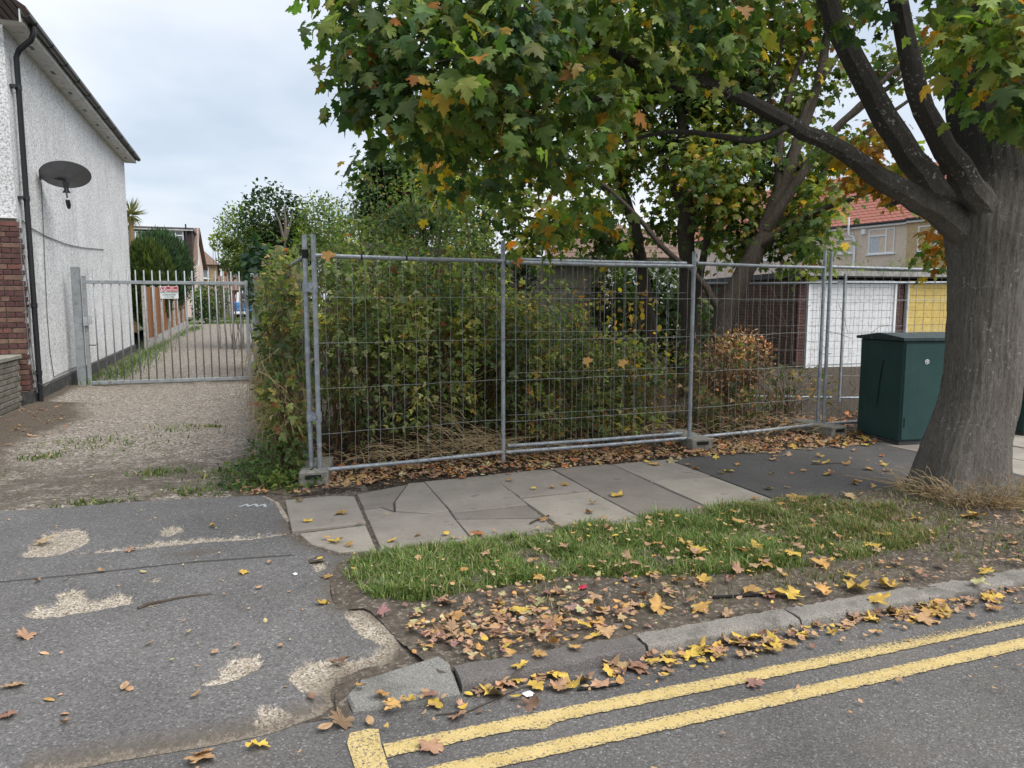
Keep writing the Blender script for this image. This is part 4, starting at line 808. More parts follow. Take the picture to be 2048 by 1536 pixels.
for i in range(22):
    s0, s1 = i * .3, (i + 1) * .3 + .04; x0, z0 = -2.74 - s0 * .8, HZ + .16 + s0 * .6 + .02; x1, z1 = -2.74 - s1 * .8, HZ + .16 + s1 * .6
    rf._add([(x0, HY0 - .3, z0), (x0, HY1 + .15, z0), (x1, HY1 + .15, z1), (x1, HY0 - .3, z1), (x0, HY0 - .3, z0 - .03), (x0, HY1 + .15, z0 - .03)], [[0, 1, 2, 3], [4, 5, 1, 0]])
rf.build('roof', M_BROWNTILE, house)
# downpipe
dp = [(-2.765, HY0 + .12, HZ + .06), (-2.765, HY0 + .12, HZ - .05), (-2.80, HY0 + .13, HZ - .13), (-2.97, HY0 + .2, HZ - .26), (-3.015, HY0 + .22, HZ - .36), (-3.015, HY0 + .22, 2.4), (-3.015, HY0 + .22, 1.0), (-3.015, HY0 + .22, -.02)]
pipe = MB().tube(dp, .038, 14).build('downpipe', M_BLACK, house, True)
for z in (4.55, 3.0, 1.45, .45):
    MB().tube([(-3.015, HY0 + .22, z), (-3.015, HY0 + .22, z + .07)], .045, 14).box((-3.06, HY0 + .17, z + .035), (.09, .12, .035)).build('pipe_bracket', M_BLACK, pipe, True)
# cables on the wall
def cable(pts, r, name='wall_cable'): return MB().tube(pts, r, 6).build(name, M_CABLE, house, True)
cable([(-3.085, 13.72, 3.45), (-3.085, 13.68, 2.9), (-3.085, 13.6, 2.2), (-3.085, 13.52, 1.3), (-3.085, 13.55, .7), (-3.085, 13.68, .32), (-3.08, 14.1, .34), (-3.08, 15.4, .36)], .007)
cable([(-3.085, 12.5, 2.72), (-3.085, 12.8, 2.66), (-3.085, 13.8, 2.60), (-3.085, 15.14, 2.58), (-3.085, 16.6, 2.62), (-3.085, 18.8, 2.74)], .008)
cable([(-3.06, 12.24, 2.7), (-3.065, 12.25, 1.9), (-3.06, 12.26, 1.0), (-3.03, 12.28, .4), (-2.95, 12.5, .28), (-3.05, 13.2, .27)], .007); cable([(-3.06, 12.34, 2.2), (-3.03, 12.38, 1.6), (-3.05, 12.36, 1.0), (-3.03, 12.42, .2)], .008)
# satellite dish
dish = empty('satellite_dish', (-3.1, 13.72, 3.55), 'dark grey satellite dish bracketed to the white pebbledashed wall', 'satellite dish')
DC = Vector((-2.72, 13.63, 3.57)); away = Vector((-.2, .98, 0)).normalized(); nrm = (away * .42 + Vector((0, 0, .9))).normalized()
ux = Vector((.94, .337, 0)) ; ux = (Vector((.955, .2, .0)) - nrm * Vector((.955, .2, 0)).dot(nrm)).normalized(); uy = nrm.cross(ux).normalized()
m = MB(); R_, S = 6, 36; vs = [DC - nrm * .07]; fs = []
for r in range(1, R_ + 1):
    for k in range(S): a = 2 * PI * k / S; q = r / R_; vs.append(DC + ux * (.355 * q * math.cos(a)) + uy * (.37 * q * math.sin(a)) - nrm * (.07 * (1 - q * q)))
fs += [[0, 1 + k, 1 + (k + 1) % S] for k in range(S)]
for r in range(R_ - 1): fs += [[1 + r * S + k, 1 + (r + 1) * S + k, 1 + (r + 1) * S + (k + 1) % S, 1 + r * S + (k + 1) % S] for k in range(S)]
m._add(vs, fs); m.build('reflector', M_DISH, dish, True)
MB().tube([DC + ux * (.355 * math.cos(a)) + uy * (.37 * math.sin(a)) for a in np.linspace(0, 2 * PI, 40)], .008, 6).build('rim', simple('dish_rim', (.13, .135, .14), .5), dish, True)
back = DC - nrm * .09 - Vector((0, 0, .02))
MB().tube([(-3.08, 13.72, 3.57), tuple(back + Vector((-.08, 0, .02))), tuple(back)], .022, 8).box((-3.085, 13.72, 3.56), (.02, .1, .16)).build('wall_bracket', M_BLACK, dish, True)
bp = back + Vector((0, -.02, -.02))
MB()._add([bp + Vector(v) for v in ((-.05, 0, 0), (.05, 0, 0), (.03, .0, -.12), (.06, 0, -.17), (-.06, 0, -.17), (-.03, 0, -.12), (-.05, .03, 0), (.05, .03, 0), (.03, .03, -.12), (.06, .03, -.17), (-.06, .03, -.17), (-.03, .03, -.12))], [[0, 1, 2, 3, 4, 5], [11, 10, 9, 8, 7, 6]] + [[i, 6 + i, 6 + (i + 1) % 6, (i + 1) % 6] for i in range(6)]).build('mount_plate', M_BLACK, dish)
MB().tube([bp + Vector((0, 0, -.1)), bp + Vector((.01, -.02, -.24)), bp + Vector((.01, -.03, -.28))], .013, 8).build('feed_arm', M_BLACK, dish, True)
lnb = MB().tube([bp + Vector((.01, -.04, -.28)), bp + Vector((.015, -.03, -.29)), bp + Vector((.02, 0, -.36)), bp + Vector((.02, .01, -.42))], [.015, .034, .034, .02], 10).build('receiver_head', M_BLACK, dish, True)
MB().tube([bp + Vector((.01, -.04, -.262)), bp + Vector((.012, -.035, -.278))], .024, 10).build('collar', M_WHITE, dish, True)

# low garden wall of grey brick with coping
gw = empty('garden_wall', (-3.2, 11.0, 0), 'low grey brick garden wall with stone coping at the house corner', 'wall')
MB().box((-3.27, 10.55, .33), (.17, 3.3, .8)).build('wall_core', M_MORTAR, gw)
for i in range(10):
    y = 12.2 - (.11 if i % 2 else 0)
    while y > 9.2: brick_obj(gw, (.03, .212, .064), random.choice(BR_GREY), (-3.18, y - .106, .0 + i * .075)); y -= .224
for i in range(4): MB().box((-3.27, 11.85 - i * .82, .755), (.25, .80, .06), bev=.008).build('coping', M_COPING, gw)

# ------------------------------------------------------------------ gate and its sign
GY = 14.75
gate = empty('steel_gate', (-1.4, GY, .05), 'grey steel bar gate closed across the driveway', 'gate')
MB().box((-2.89, GY, 1.06), (.13, .13, 2.2), bev=.006).build('gate_post', M_GATE, gate)
MB().box((.08, GY, 1.04), (.14, .14, 2.1), bev=.006).build('gate_post', M_GATE, gate)
MB().box((-2.77, GY, 1.02), (.06, .06, 1.98), bev=.004).build('stile', M_GATE, gate); MB().box((-.07, GY, 1.0), (.06, .06, 1.9), bev=.004).build('stile', M_GATE, gate)
MB().box((-1.42, GY, 1.90), (2.64, .05, .06), bev=.004).build('top_rail', M_GATE, gate); MB().box((-1.42, GY, .10), (2.64, .05, .06), bev=.004).build('bottom_rail', M_GATE, gate)
b = MB().tube([(0, 0, 0), (0, 0, 2.0)], .0125, 8); bme = np_mesh('bar', b.v, b.f, M_GATE, smooth=True)
for i in range(19):
    o = link('bar', bme, gate); o.location = Vector((-2.62 + i * .1345, GY, .12)) - gate.location; o.rotation_euler = (0, random.uniform(-.004, .004), 0)
MB().box((-2.77, GY - .05, 1.2), (.075, .06, .15), bev=.004).box((-2.70, GY - .06, 1.23), (.06, .05, .16), bev=.004).build('lock_box', simple('lock_steel', (.42, .44, .46), .45, .4), gate)
MB().tube([(-2.74, GY - .03, .78), (-2.63, GY - .05, .78)], .01, 6).build('bolt', M_BLACK, gate)
for z in (.3, 1.7): MB().tube([(.0, GY, z), (.0, GY, z + .12)], .025, 8).build('hinge', M_GATE, gate)

sign = empty('no_parking_sign', (-1.4, 14.70, 1.61), 'white sign with red NO PARKING band fixed to the gate bars', 'sign')
M_SRED = simple('sign_red', (.42, .03, .045), .5, var=.08); M_SGREEN = simple('sign_green', (.02, .16, .11), .6, var=.1); M_SBOARD = simple('sign_white', (.66, .68, .69), .5, var=.05, dirt=(.5, .5, .48))
SX, SZ = -1.4, 1.72
MB().box((SX, 14.712, SZ), (.305, .006, .225), bev=.002).build('board', M_SBOARD, sign)
MB().box((SX + .05, 14.7075, SZ + .062), (.19, .003, .09)).build('red_band', M_SRED, sign)
def text_mesh(txt, size, loc, mat, parent, name='lettering', bold=0.0):
    cu = bpy.data.curves.new('t', 'FONT'); cu.body = txt; cu.size = size; cu.align_x = 'CENTER'; cu.align_y = 'CENTER'; cu.extrude = .0006; cu.offset = bold; cu.resolution_u = 3
    ob = bpy.data.objects.new('t', cu); COL.objects.link(ob); bpy.context.view_layer.update()
    me = bpy.data.meshes.new_from_object(ob.evaluated_get(bpy.context.evaluated_depsgraph_get())); bpy.data.objects.remove(ob); me.materials.clear(); me.materials.append(mat); me.name = name
    o = link(name, me, parent); o.location = Vector(loc) - world_base(parent); o.rotation_euler = (PI / 2, 0, 0); return o
text_mesh('NO', .04, (SX + .05, 14.7045, SZ + .083), M_SBOARD, sign, bold=.0012); text_mesh('PARKING', .042, (SX + .05, 14.7045, SZ + .045), M_SBOARD, sign, bold=.0012)
for i, s in enumerate(('IN FRONT OF THIS GATE', 'ACCESS REQUIRED', 'AT ALL TIMES')): text_mesh(s, .0265 if i else .0255, (SX, 14.7075, SZ - .005 - i * .038), M_SGREEN, sign, bold=.0008)
ring = MB().tube([(SX - .098 + .042 * math.cos(a), 14.7065, SZ + .062 + .042 * math.sin(a)) for a in np.linspace(0, 2 * PI, 25)], .0055, 4).build('prohibition_ring', M_SRED, sign)
text_mesh('P', .06, (SX - .098, 14.7075, SZ + .062), simple('sign_black', (.02, .02, .02), .6), sign, bold=.001)
MB().box((SX - .098, 14.7055, SZ + .062), (.08, .003, .009), ry=PI / 4).build('prohibition_bar', M_SRED, sign)

# ------------------------------------------------------------------ board fence along the lane, with concrete posts
fen = empty('board_fence', (-2.85, 29, .3), 'brown featherboard fence with concrete posts along the lane', 'fence')
FX = -2.85; y0 = 22.9
bmesh_ = {}
for i in range(8):
    y = y0 + i * 2.0; z = .02 * (y - 12)
    p = MB().box((FX + .02, y, z + .88), (.12, .12, 1.86), bev=.012); p.build('concrete_post', M_CONC, fen)
    if i < 2:
        for zz in (.25, .85, 1.45): MB().box((FX + .0805, y, z + zz), (.006, .035, .07)).build('post_slot', M_RUBBER, fen)
    if i < 7:
        MB().box((FX, y + 1.0, z + .12 + .02), (.05, 1.87, .3)).build('gravel_board', M_CONC, fen)
        for k in range(15):
            yy = y + .115 + k * .126
            o = MB().box((FX + .006 * (k % 2), yy, z + 1.03 + .02 * k * .126), (.018, .12, 1.5), rz=.05).build('board', random.choice(M_FENCEWOOD), fen)

# ------------------------------------------------------------------ houses
def window(parent, c, w, h, right, normal, panes=((0, .55, 0, 1), (.55, 1, 0, 1)), sill=True, curtain=False):
    """c centre, right: horizontal unit vector, normal: outwards"""
    c, r, n = Vector(c), Vector(right), Vector(normal); up = Vector((0, 0, 1))
    def bar(a0, a1, b0, b1, d0, d1):
        vs = [c + r * a + up * b_ + n * d for d in (d0, d1) for b_ in (b0, b1) for a in (a0, a1)]
        return vs, [[0, 1, 3, 2], [4, 6, 7, 5], [0, 4, 5, 1], [2, 3, 7, 6], [0, 2, 6, 4], [1, 5, 7, 3]]
    wf = MB(); t_ = .06
    for a in ((-w / 2, w / 2, h / 2 - t_, h / 2), (-w / 2, w / 2, -h / 2, -h / 2 + t_), (-w / 2, -w / 2 + t_, -h / 2 + t_, h / 2 - t_), (w / 2 - t_, w / 2, -h / 2 + t_, h / 2 - t_)): wf._add(*bar(*a, -.05, .03))
    win = wf.build('window', M_WHITE, parent)
    for (a0, a1, b0, b1) in panes:
        x0, x1, z0, z1 = -w / 2 + a0 * w, -w / 2 + a1 * w, -h / 2 + b0 * h, -h / 2 + b1 * h; f = MB(); e = .035
        for a in ((x0, x1, z1 - e, z1), (x0, x1, z0, z0 + e), (x0, x0 + e, z0 + e, z1 - e), (x1 - e, x1, z0 + e, z1 - e)): f._add(*bar(*a, -.03, .042))
        f.build('sash', M_WHITE, win); g_ = MB(); g_._add(*bar(x0 + e, x1 - e, z0 + e, z1 - e, -.02, -.008)); g_.build('pane', M_GLASS, win)
        if curtain and a0 == 0 and b0 == 0:
            q = MB(); N = 12; q._add([c + r * (x0 + .06 + (x1 - x0 - .12) * .62 * i / N) + up * zz + n * (.0 + .008 * (i % 2)) for i in range(N + 1) for zz in (z0 + .05, z1 - .05)], [[2 * i, 2 * i + 2, 2 * i + 3, 2 * i + 1] for i in range(N)]); q.build('curtain', M_CURTAIN, win)
    if sill: s_ = MB(); s_._add(*bar(-w / 2 - .08, w / 2 + .08, -h / 2 - .06, -h / 2 - .001, -.02, .1)); s_.build('sill', M_WHITE, win)
    return win
def quad_house(parent, corners, z0, z1, mat, name='wall'):
    n = len(corners); m = MB(); m._add([(x, y, z0) for x, y in corners] + [(x, y, z1) for x, y in corners], [[i, (i + 1) % n, n + (i + 1) % n, n + i] for i in range(n)]); return m.build(name, mat, parent)
def tiled_slope(parent, a, b, up, run, rows, mat, lip=.03):
    """courses of tiles from the eave a-b along the vector up (unit) for run metres, each course a part"""
    a, b, up = Vector(a), Vector(b), Vector(up).normalized(); nn = (b - a).cross(up).normalized()
    if nn.z < 0: nn = -nn
    h = run / rows
    for i in range(rows):
        p0, p1 = up * (h * i), up * (h * (i + 1) + .03); N = max(2, int((b - a).length / .3)); m = MB(); vs = []
        for k in range(N * 2 + 1):
            q = a + (b - a) * (k / (2 * N)); w = nn * (lip * (1.0 if k % 2 else .45)); vs += [q + p0 + w, q + p1 + w * .1, q + p0 - nn * .02]
        m._add(vs, [[3 * k, 3 * k + 3, 3 * k + 4, 3 * k + 1] for k in range(2 * N)] + [[3 * k + 2, 3 * k + 5, 3 * k + 3, 3 * k] for k in range(2 * N)]); m.build('tile_course', mat, parent)

# terrace beyond the garages, its long face running away beside the plot
ANG = math.radians(11.4); TD = Vector((-math.sin(ANG), math.cos(ANG), 0)); TN = Vector((-TD.y, TD.x, 0)); TC = Vector((29.5, 26.6, 0)); TR = -TD
def tp(s, z, out=0): return TC + TD * s + TN * out + Vector((0, 0, z))
def terrace(name, s0, s1, mat, label, ez=5.42, out=0):
    r = empty(name, tobase(s0, s1), label, 'house', 'terraced houses beyond the garages'); a, b = tp(s0, 0, out), tp(s1, 0, out); c, d = tp(s1, 0, -8), tp(s0, 0, -8)
    quad_house(r, [(a.x, a.y), (b.x, b.y), (c.x, c.y), (d.x, d.y)], -.3, ez, mat)
    MB()._add([tp(s0, ez - .12, out + .16), tp(s1, ez - .12, out + .16), tp(s1, ez + .02, out + .16), tp(s0, ez + .02, out + .16), tp(s0, ez - .12, out - .02), tp(s1, ez - .12, out - .02)], [[0, 1, 2, 3], [0, 4, 5, 1]]).build('fascia', M_WHITE, r)
    MB().tube([tp(s0, ez + .03, out + .22), tp(s1, ez + .03, out + .22)], .06, 8).build('gutter', M_BLACK, r, True)
    rf = MB().box(tp((s0 + s1) / 2, ez + .06, out - .3), (.02, .02, .02)).build('roof', mat, r)
    tiled_slope(rf, tp(s0, ez + .08, out + .25), tp(s1, ez + .08, out + .25), -TN * .8 + Vector((0, 0, .6)), 5.4, 18, M_REDTILE); return r
def tobase(s0, s1): v = tp((s0 + s1) / 2, -.3, -4); return (v.x, v.y, v.z)
t1 = terrace('terraced_house', .05, 7.0, M_TANDASH, 'tan pebbledashed house with red tiled roof and white vent pipe behind the white garage')
window(t1, tp(1.32, 4.6, .0), 1.35, 1.22, TR, TN, ((0, .68, 0, .72), (0, .68, .72, 1), (.68, 1, 0, 1)), curtain=True); window(t1, tp(3.25, 4.62), .85, 1.0, TR, TN, ((0, 1, 0, .7), (0, 1, .7, 1)))
window(t1, tp(5.6, 4.6), 1.2, 1.2, TR, TN)
MB().tube([tp(2.7, 2.5, .1), tp(2.7, 4.75, .1), tp(2.78, 4.9, .1), tp(2.95, 5.02, .25), tp(2.95, 5.9, .3)], .055, 8).build('vent_pipe', M_WHITE, t1, True)
MB().box(tp(2.25, 5.12, .06), (.16, .22, .28), rz=ANG, bev=.02).build('alarm_box', M_WHITE, t1)
t2 = terrace('terraced_house', -7, .03, M_OCHREDASH, 'ochre pebbledashed house with white framed window behind the yellow garage', 5.46, .03)
window(t2, tp(-1.35, 4.55, .03), 1.7, 1.2, TR, TN, ((0, .5, 0, 1), (.5, 1, 0, 1)))
window(t2, tp(-4.6, 4.55, .03), 1.4, 1.2, TR, TN)
t3 = terrace('terraced_house', 7.02, 16, M_PINKDASH, 'pinkish rendered house with several white windows seen through the tree stems', 5.38, .0)
for s in (8.6, 11.2, 14): window(t3, tp(s, 4.6), 1.2, 1.15, TR, TN)
MB()._add([tp(-1.5, 3.18, .05), tp(2.6, 3.28, .05), tp(2.6, 3.1, 2.6), tp(-1.5, 3.05, 2.6), tp(-1.5, 2.9, 2.6), tp(2.6, 2.95, 2.6), tp(-1.5, 3.02, .05), tp(2.6, 3.1, .05)], [[0, 1, 2, 3], [3, 2, 5, 4], [1, 7, 5, 2], [0, 3, 4, 6]]).build('lean_to_roof', M_FELT, t1)

# bungalow with brown-red roof glimpsed between stems
bg = empty('bungalow', (14, 29, -.2), 'low white walled bungalow with hipped red-brown roof seen between the tree stems', 'house')
quad_house(bg, [(11.4, 27), (16.5, 25.6), (18, 31), (12.9, 32.4)], -.2, 3.35, simple('white_render', (.65, .65, .63), .9, var=.1))
br = MB()._add([(11.0, 26.7, 3.3), (16.8, 25.1, 3.3), (18.5, 31.3, 3.3), (12.6, 32.9, 3.3), (14.3, 28.3, 5.2), (15.2, 30, 5.2)], [[0, 1, 4], [1, 2, 5, 4], [2, 3, 5], [3, 0, 4, 5]]).build('roof', M_BROWNTILE, bg)
tiled_slope(br, (11.0, 26.68, 3.34), (16.8, 25.08, 3.34), Vector((.1, 1.9, 1.7)), 1.9, 6, M_BROWNTILE)

# ------------------------------------------------------------------ garages
gar = empty('garage_block', (14.5, 16.3, 0), 'row of brick lock-up garages with flat roof, white and yellow doors', 'garage')
GX0, GX1, GYF, GYB, GZ = 12.15, 21.5, 13.9, 18.9, 2.12
quad_house(gar, [(GX0, GYF + .1), (GX1, GYF + .1), (GX1, GYB), (GX0, GYB)], -.2, GZ, M_GARBRICK)
MB()._add([(GX0 - .12, GYF - .2, GZ + .16), (GX1 + .1, GYF - .2, GZ + .2), (GX1 + .1, GYB + .1, GZ + .1), (GX0 - .12, GYB + .1, GZ + .06), (GX0 - .12, GYF - .2, GZ + .02), (GX1 + .1, GYF - .2, GZ + .06), (GX1 + .1, GYB + .1, GZ - .04), (GX0 - .12, GYB + .1, GZ - .06)], [[0, 1, 2, 3], [7, 6, 5, 4], [0, 4, 5, 1], [1, 5, 6, 2], [2, 6, 7, 3], [3, 7, 4, 0]]).build('roof', M_FELT, gar)
MB().box((GX0 + 4.6, GYF - .215, GZ + .13), (9.5, .025, .12), ry=-.004).build('fascia', simple('fascia_grey', (.3, .29, .27), .9, var=.35, scale=7, dirt=(.12, .11, .09)), gar)
def garage_door(x0, x1, mat):
    d = MB().box(((x0 + x1) / 2, GYF + .04, 1.0), (x1 - x0 - .06, .03, 2.04)).build('garage_door', mat, gar)
    for i in range(11): MB().box(((x0 + x1) / 2, GYF + .02, .06 + i * .186 + .085), (x1 - x0 - .09, .02, .174), bev=.004).build('door_panel', mat, d)
    for xx in (x0 + .02, x1 - .02): MB().box((xx, GYF + .02, 1.0), (.06, .09, 2.06)).build('door_frame', M_WHITE if mat is M_WHITEDOOR else M_SOFFIT, d)
garage_door(12.42, 15.13, M_WHITEDOOR); garage_door(15.5, 18.2, M_YELLOWDOOR)
for px_ in (15.315, 12.28, 18.38):
    for i in range(28): 
        if px_ == 12.28: brick_obj(gar, (.22, .05, .066), random.choice(BR_DARK), (px_, GYF + .06, .04 + i * .0755))
        else:
            for dx in ((-.06, .11), (.06, .11)) if i % 2 else ((0, .22),): brick_obj(gar, (dx[1], .05, .066), random.choice(BR_DARK), (px_ + dx[0], GYF + .06, .04 + i * .0755))
# concrete panel outbuilding behind the brambles
ob = empty('outbuilding', (4.2, 14, 0), 'pale concrete panel outbuilding with flat felt roof behind the brambles', 'outbuilding')
quad_house(ob, [(1.6, 12.5), (6.35, 12.5), (6.35, 16.5), (1.6, 16.5)], -.1, 2.22, M_GREYBLOCK)
for i in range(8):
    for k in range(5): MB().box((1.9 + i * .595 + .0, 12.488, .25 + k * .44), (.575, .03, .425), bev=.004).build('panel', M_GREYBLOCK, ob)
MB()._add([(1.5, 12.36, 2.55), (6.6, 12.36, 2.27), (6.6, 16.7, 2.27), (1.5, 16.7, 2.55), (1.5, 12.36, 2.40), (6.6, 12.36, 2.2), (6.6, 16.7, 2.2), (1.5, 16.7, 2.40)], [[0, 1, 2, 3], [7, 6, 5, 4], [0, 4, 5, 1], [1, 5, 6, 2], [2, 6, 7, 3], [3, 7, 4, 0]]).build('roof', M_FELT, ob)
MB()._add([(1.62, 12.47, 2.0), (6.3, 12.47, 2.0), (6.3, 12.47, 2.21), (1.62, 12.47, 2.42)], [[0, 1, 2, 3]]).build('gable_board', M_GREYBLOCK, ob)

# ------------------------------------------------------------------ houses at the end of the lane
dh = empty('dormer_house', (-6, 58, .6), 'house with dark tile-hung dormer and pinkish gable beyond the conifers', 'house')
quad_house(dh, [(-10, 54.6), (-3.75, 54.6), (-3.4, 62), (-10, 62)], .5, 4.3, M_PINKDASH)
MB()._add([(-3.75, 54.6, 4.3), (-3.4, 62, 4.3), (-3.55, 58.3, 7.0)], [[0, 1, 2]]).build('gable', M_PINKDASH, dh)
MB()._add([(-10, 54.3, 4.2), (-3.3, 54.3, 4.2), (-3.3, 58.3, 7.05), (-10, 58.3, 7.05), (-10, 62.3, 4.2), (-3.1, 62.3, 4.2)], [[0, 1, 2, 3], [3, 2, 5, 4]]).build('roof', M_BROWNTILE, dh)
do = quad_house(dh, [(-10, 54.5), (-3.62, 54.5), (-3.62, 58.3), (-10, 58.3)], 4.25, 6.5, M_DARKTILE, 'dormer')
for i in range(13): MB()._add([(-10, 54.47, 4.35 + i * .165), (-3.6, 54.47, 4.35 + i * .165), (-3.6, 54.50, 4.52 + i * .165), (-10, 54.50, 4.52 + i * .165)], [[0, 1, 2, 3]]).build('hung_tile_course', M_DARKTILE, do)
MB().box((-6.75, 56.4, 6.58), (6.5, 4.2, .16)).build('dormer_roof', M_FELT, dh); MB().box((-6.75, 54.27, 6.5), (6.5, .03, .08)).build('fascia', simple('fascia_light', (.4, .38, .38), .7), dh)
window(dh, (-4.62, 54.44, 6.0), 1.0, .95, (1, 0, 0), (0, -1, 0), ((0, .5, 0, 1), (.5, 1, 0, .65), (.5, 1, .65, 1))); window(dh, (-7.1, 54.44, 5.85), 1.3, 1.0, (1, 0, 0), (0, -1, 0))
MB().tube([(-3.95, 54.3, 6.9), (-3.95, 54.3, 4.4), (-3.7, 54.3, 4.2), (-3.62, 54.3, 4.0), (-3.62, 54.3, .8)], .05, 8).build('downpipe', M_BLACK, dh, True)
MB()._add([(-3.35, 54.25, 4.05), (-3.2, 54.25, 4.2), (-3.42, 58.3, 7.15), (-3.5, 58.3, 6.95)], [[0, 1, 2, 3]]).build('bargeboard', M_WHITE, dh)
th = empty('tan_house', (-3.5, 66, .6), 'small tan brick house with hipped brown roof at the end of the lane', 'house')
quad_house(th, [(-6, 63), (-2.5, 63), (-2.5, 69), (-6, 69)], .5, 4.7, simple('tan_brick', (.36, .27, .16), .9, var=.12, scale=3))
MB()._add([(-6, 62.7, 4.65), (-2.2, 62.7, 4.65), (-2.2, 69.3, 4.65), (-6, 69.3, 4.65), (-3.9, 65.2, 6.3), (-3.9, 67, 6.3)], [[0, 1, 4], [1, 2, 5, 4], [2, 3, 5], [3, 0, 4, 5]]).build('roof', M_BROWNTILE, th)
window(th, (-3.58, 62.97, 4.05), 1.05, .95, (1, 0, 0), (0, -1, 0), ((0, .5, 0, .6), (0, .5, .6, 1), (.5, 1, 0, 1)))
rh = empty('red_brick_house', (0, 70, .6), 'red brick house with white window far behind the parked truck', 'house')
quad_house(rh, [(-2.2, 66.3), (-.2, 66.3), (-.2, 74), (-2.2, 74)], .5, 5.0, M_REDBRICK); quad_house(rh, [(-.18, 66.2), (4, 66.2), (4, 74), (-.18, 74)], .5, 5.0, simple('white_render', (.65, .65, .63)), 'wall')
MB().box((.9, 70, 5.1), (6.4, 8, .2)).build('roof', M_FELT, rh); window(rh, (-1.3, 66.27, 4.3), .9, 1.0, (1, 0, 0), (0, -1, 0))
lb = empty('lean_to', (0, 60, .6), 'low brown roofed brick lean-to with white window behind the truck', 'outbuilding')
quad_house(lb, [(-2.5, 58), (3, 58), (3, 61), (-2.5, 61)], .5, 2.6, M_REDBRICK); MB()._add([(-2.7, 57.7, 2.55), (3.2, 57.7, 2.55), (3.2, 61, 3.7), (-2.7, 61, 3.7)], [[0, 1, 2, 3]]).build('roof', M_BROWNTILE, lb); window(lb, (-.1, 57.97, 2.0), .9, .8, (1, 0, 0), (0, -1, 0)); window(lb, (-1.9, 57.97, 2.0), .7, .6, (1, 0, 0), (0, -1, 0))
# weathered fence by the truck
wf = empty('weathered_fence', (-1.6, 45.6, .66), 'short weathered wooden fence beside the parked truck', 'fence')
for i in range(7): MB().box((-2.05 + i * .135, 45.6, 1.5 + random.uniform(-.03, .03)), (.12, .025, 1.7)).build('board', M_OLDWOOD, wf)
MB().box((-1.15, 45.62, 1.6), (.12, .12, 1.95)).build('post', M_CONC, wf)

# pickup truck seen from behind
tk = empty('pickup_truck', (-.05, 47, .68), 'blue pickup truck with rounded white canopy parked at the end of the lane', 'truck')
M_BLUE = simple('truck_blue', (.06, .17, .36), .35, var=.1); M_TWHITE = simple('truck_white', (.72, .74, .76), .35, var=.06)
MB().box((-.05, 47.2, 1.38), (1.75, 4.6, .55), bev=.06).build('body', M_BLUE, tk)
tg = MB().box((-.05, 44.87, 1.36), (1.5, .04, .46), bev=.015).build('tailgate', M_BLUE, tk); 
for z in (1.24, 1.47): MB().box((-.05, 44.845, z), (1.4, .02, .05), bev=.006).build('tailgate_rib', simple('truck_blue_light', (.14, .27, .45), .4), tg)
prof = [(-.85, 1.62), (-.84, 2.0), (-.72, 2.2), (-.4, 2.3), (.4, 2.3), (.62, 2.2), (.74, 2.0), (.75, 1.62)]; n = len(prof)
cn = MB()._add([(x, 44.95, z) for x, z in prof] + [(x, 47.6, z) for x, z in prof], [list(range(n)), [n + i for i in range(n)][::-1]] + [[i, n + i, n + (i + 1) % n, (i + 1) % n] for i in range(n)]).build('canopy', M_TWHITE, tk, True)
MB().box((-.05, 44.94, 1.98), (1.1, .02, .34), bev=.006).build('rear_window', M_GLASS, cn)
MB().box((-.05, 44.75, 1.02), (1.78, .14, .16), bev=.03).build('bumper', M_TWHITE, tk)
MB()._add([(-.8, 47.6, 1.6), (.7, 47.6, 1.6), (.6, 47.8, 2.15), (-.7, 47.8, 2.15), (-.8, 49, 1.6), (.7, 49, 1.6), (.6, 48.6, 2.15), (-.7, 48.6, 2.15)], [[0, 1, 2, 3], [3, 2, 6, 7], [4, 7, 6, 5], [1, 5, 6, 2], [0, 3, 7, 4]]).build('cab', M_TWHITE, tk)
for sx in (-.83, .73):
    MB().box((sx, 44.86, 1.30), (.07, .05, .16), bev=.01).build('tail_light', simple('tail_lamp_red', (.16, .03, .025), .3), tk)
    for yy in (45.9, 48.7):
        w = MB().tube([(sx - .1, yy, .99), (sx + .1, yy, .99)], .32, 18).build('wheel', M_RUBBER, tk, True); MB().tube([(sx - .11, yy, .99), (sx + .11, yy, .99)], .17, 12).build('rim', M_GALV, w, True)
MB().box((-.05, 46.5, .92), (1.5, 3.2, .3)).build('chassis', M_RUBBER, tk)

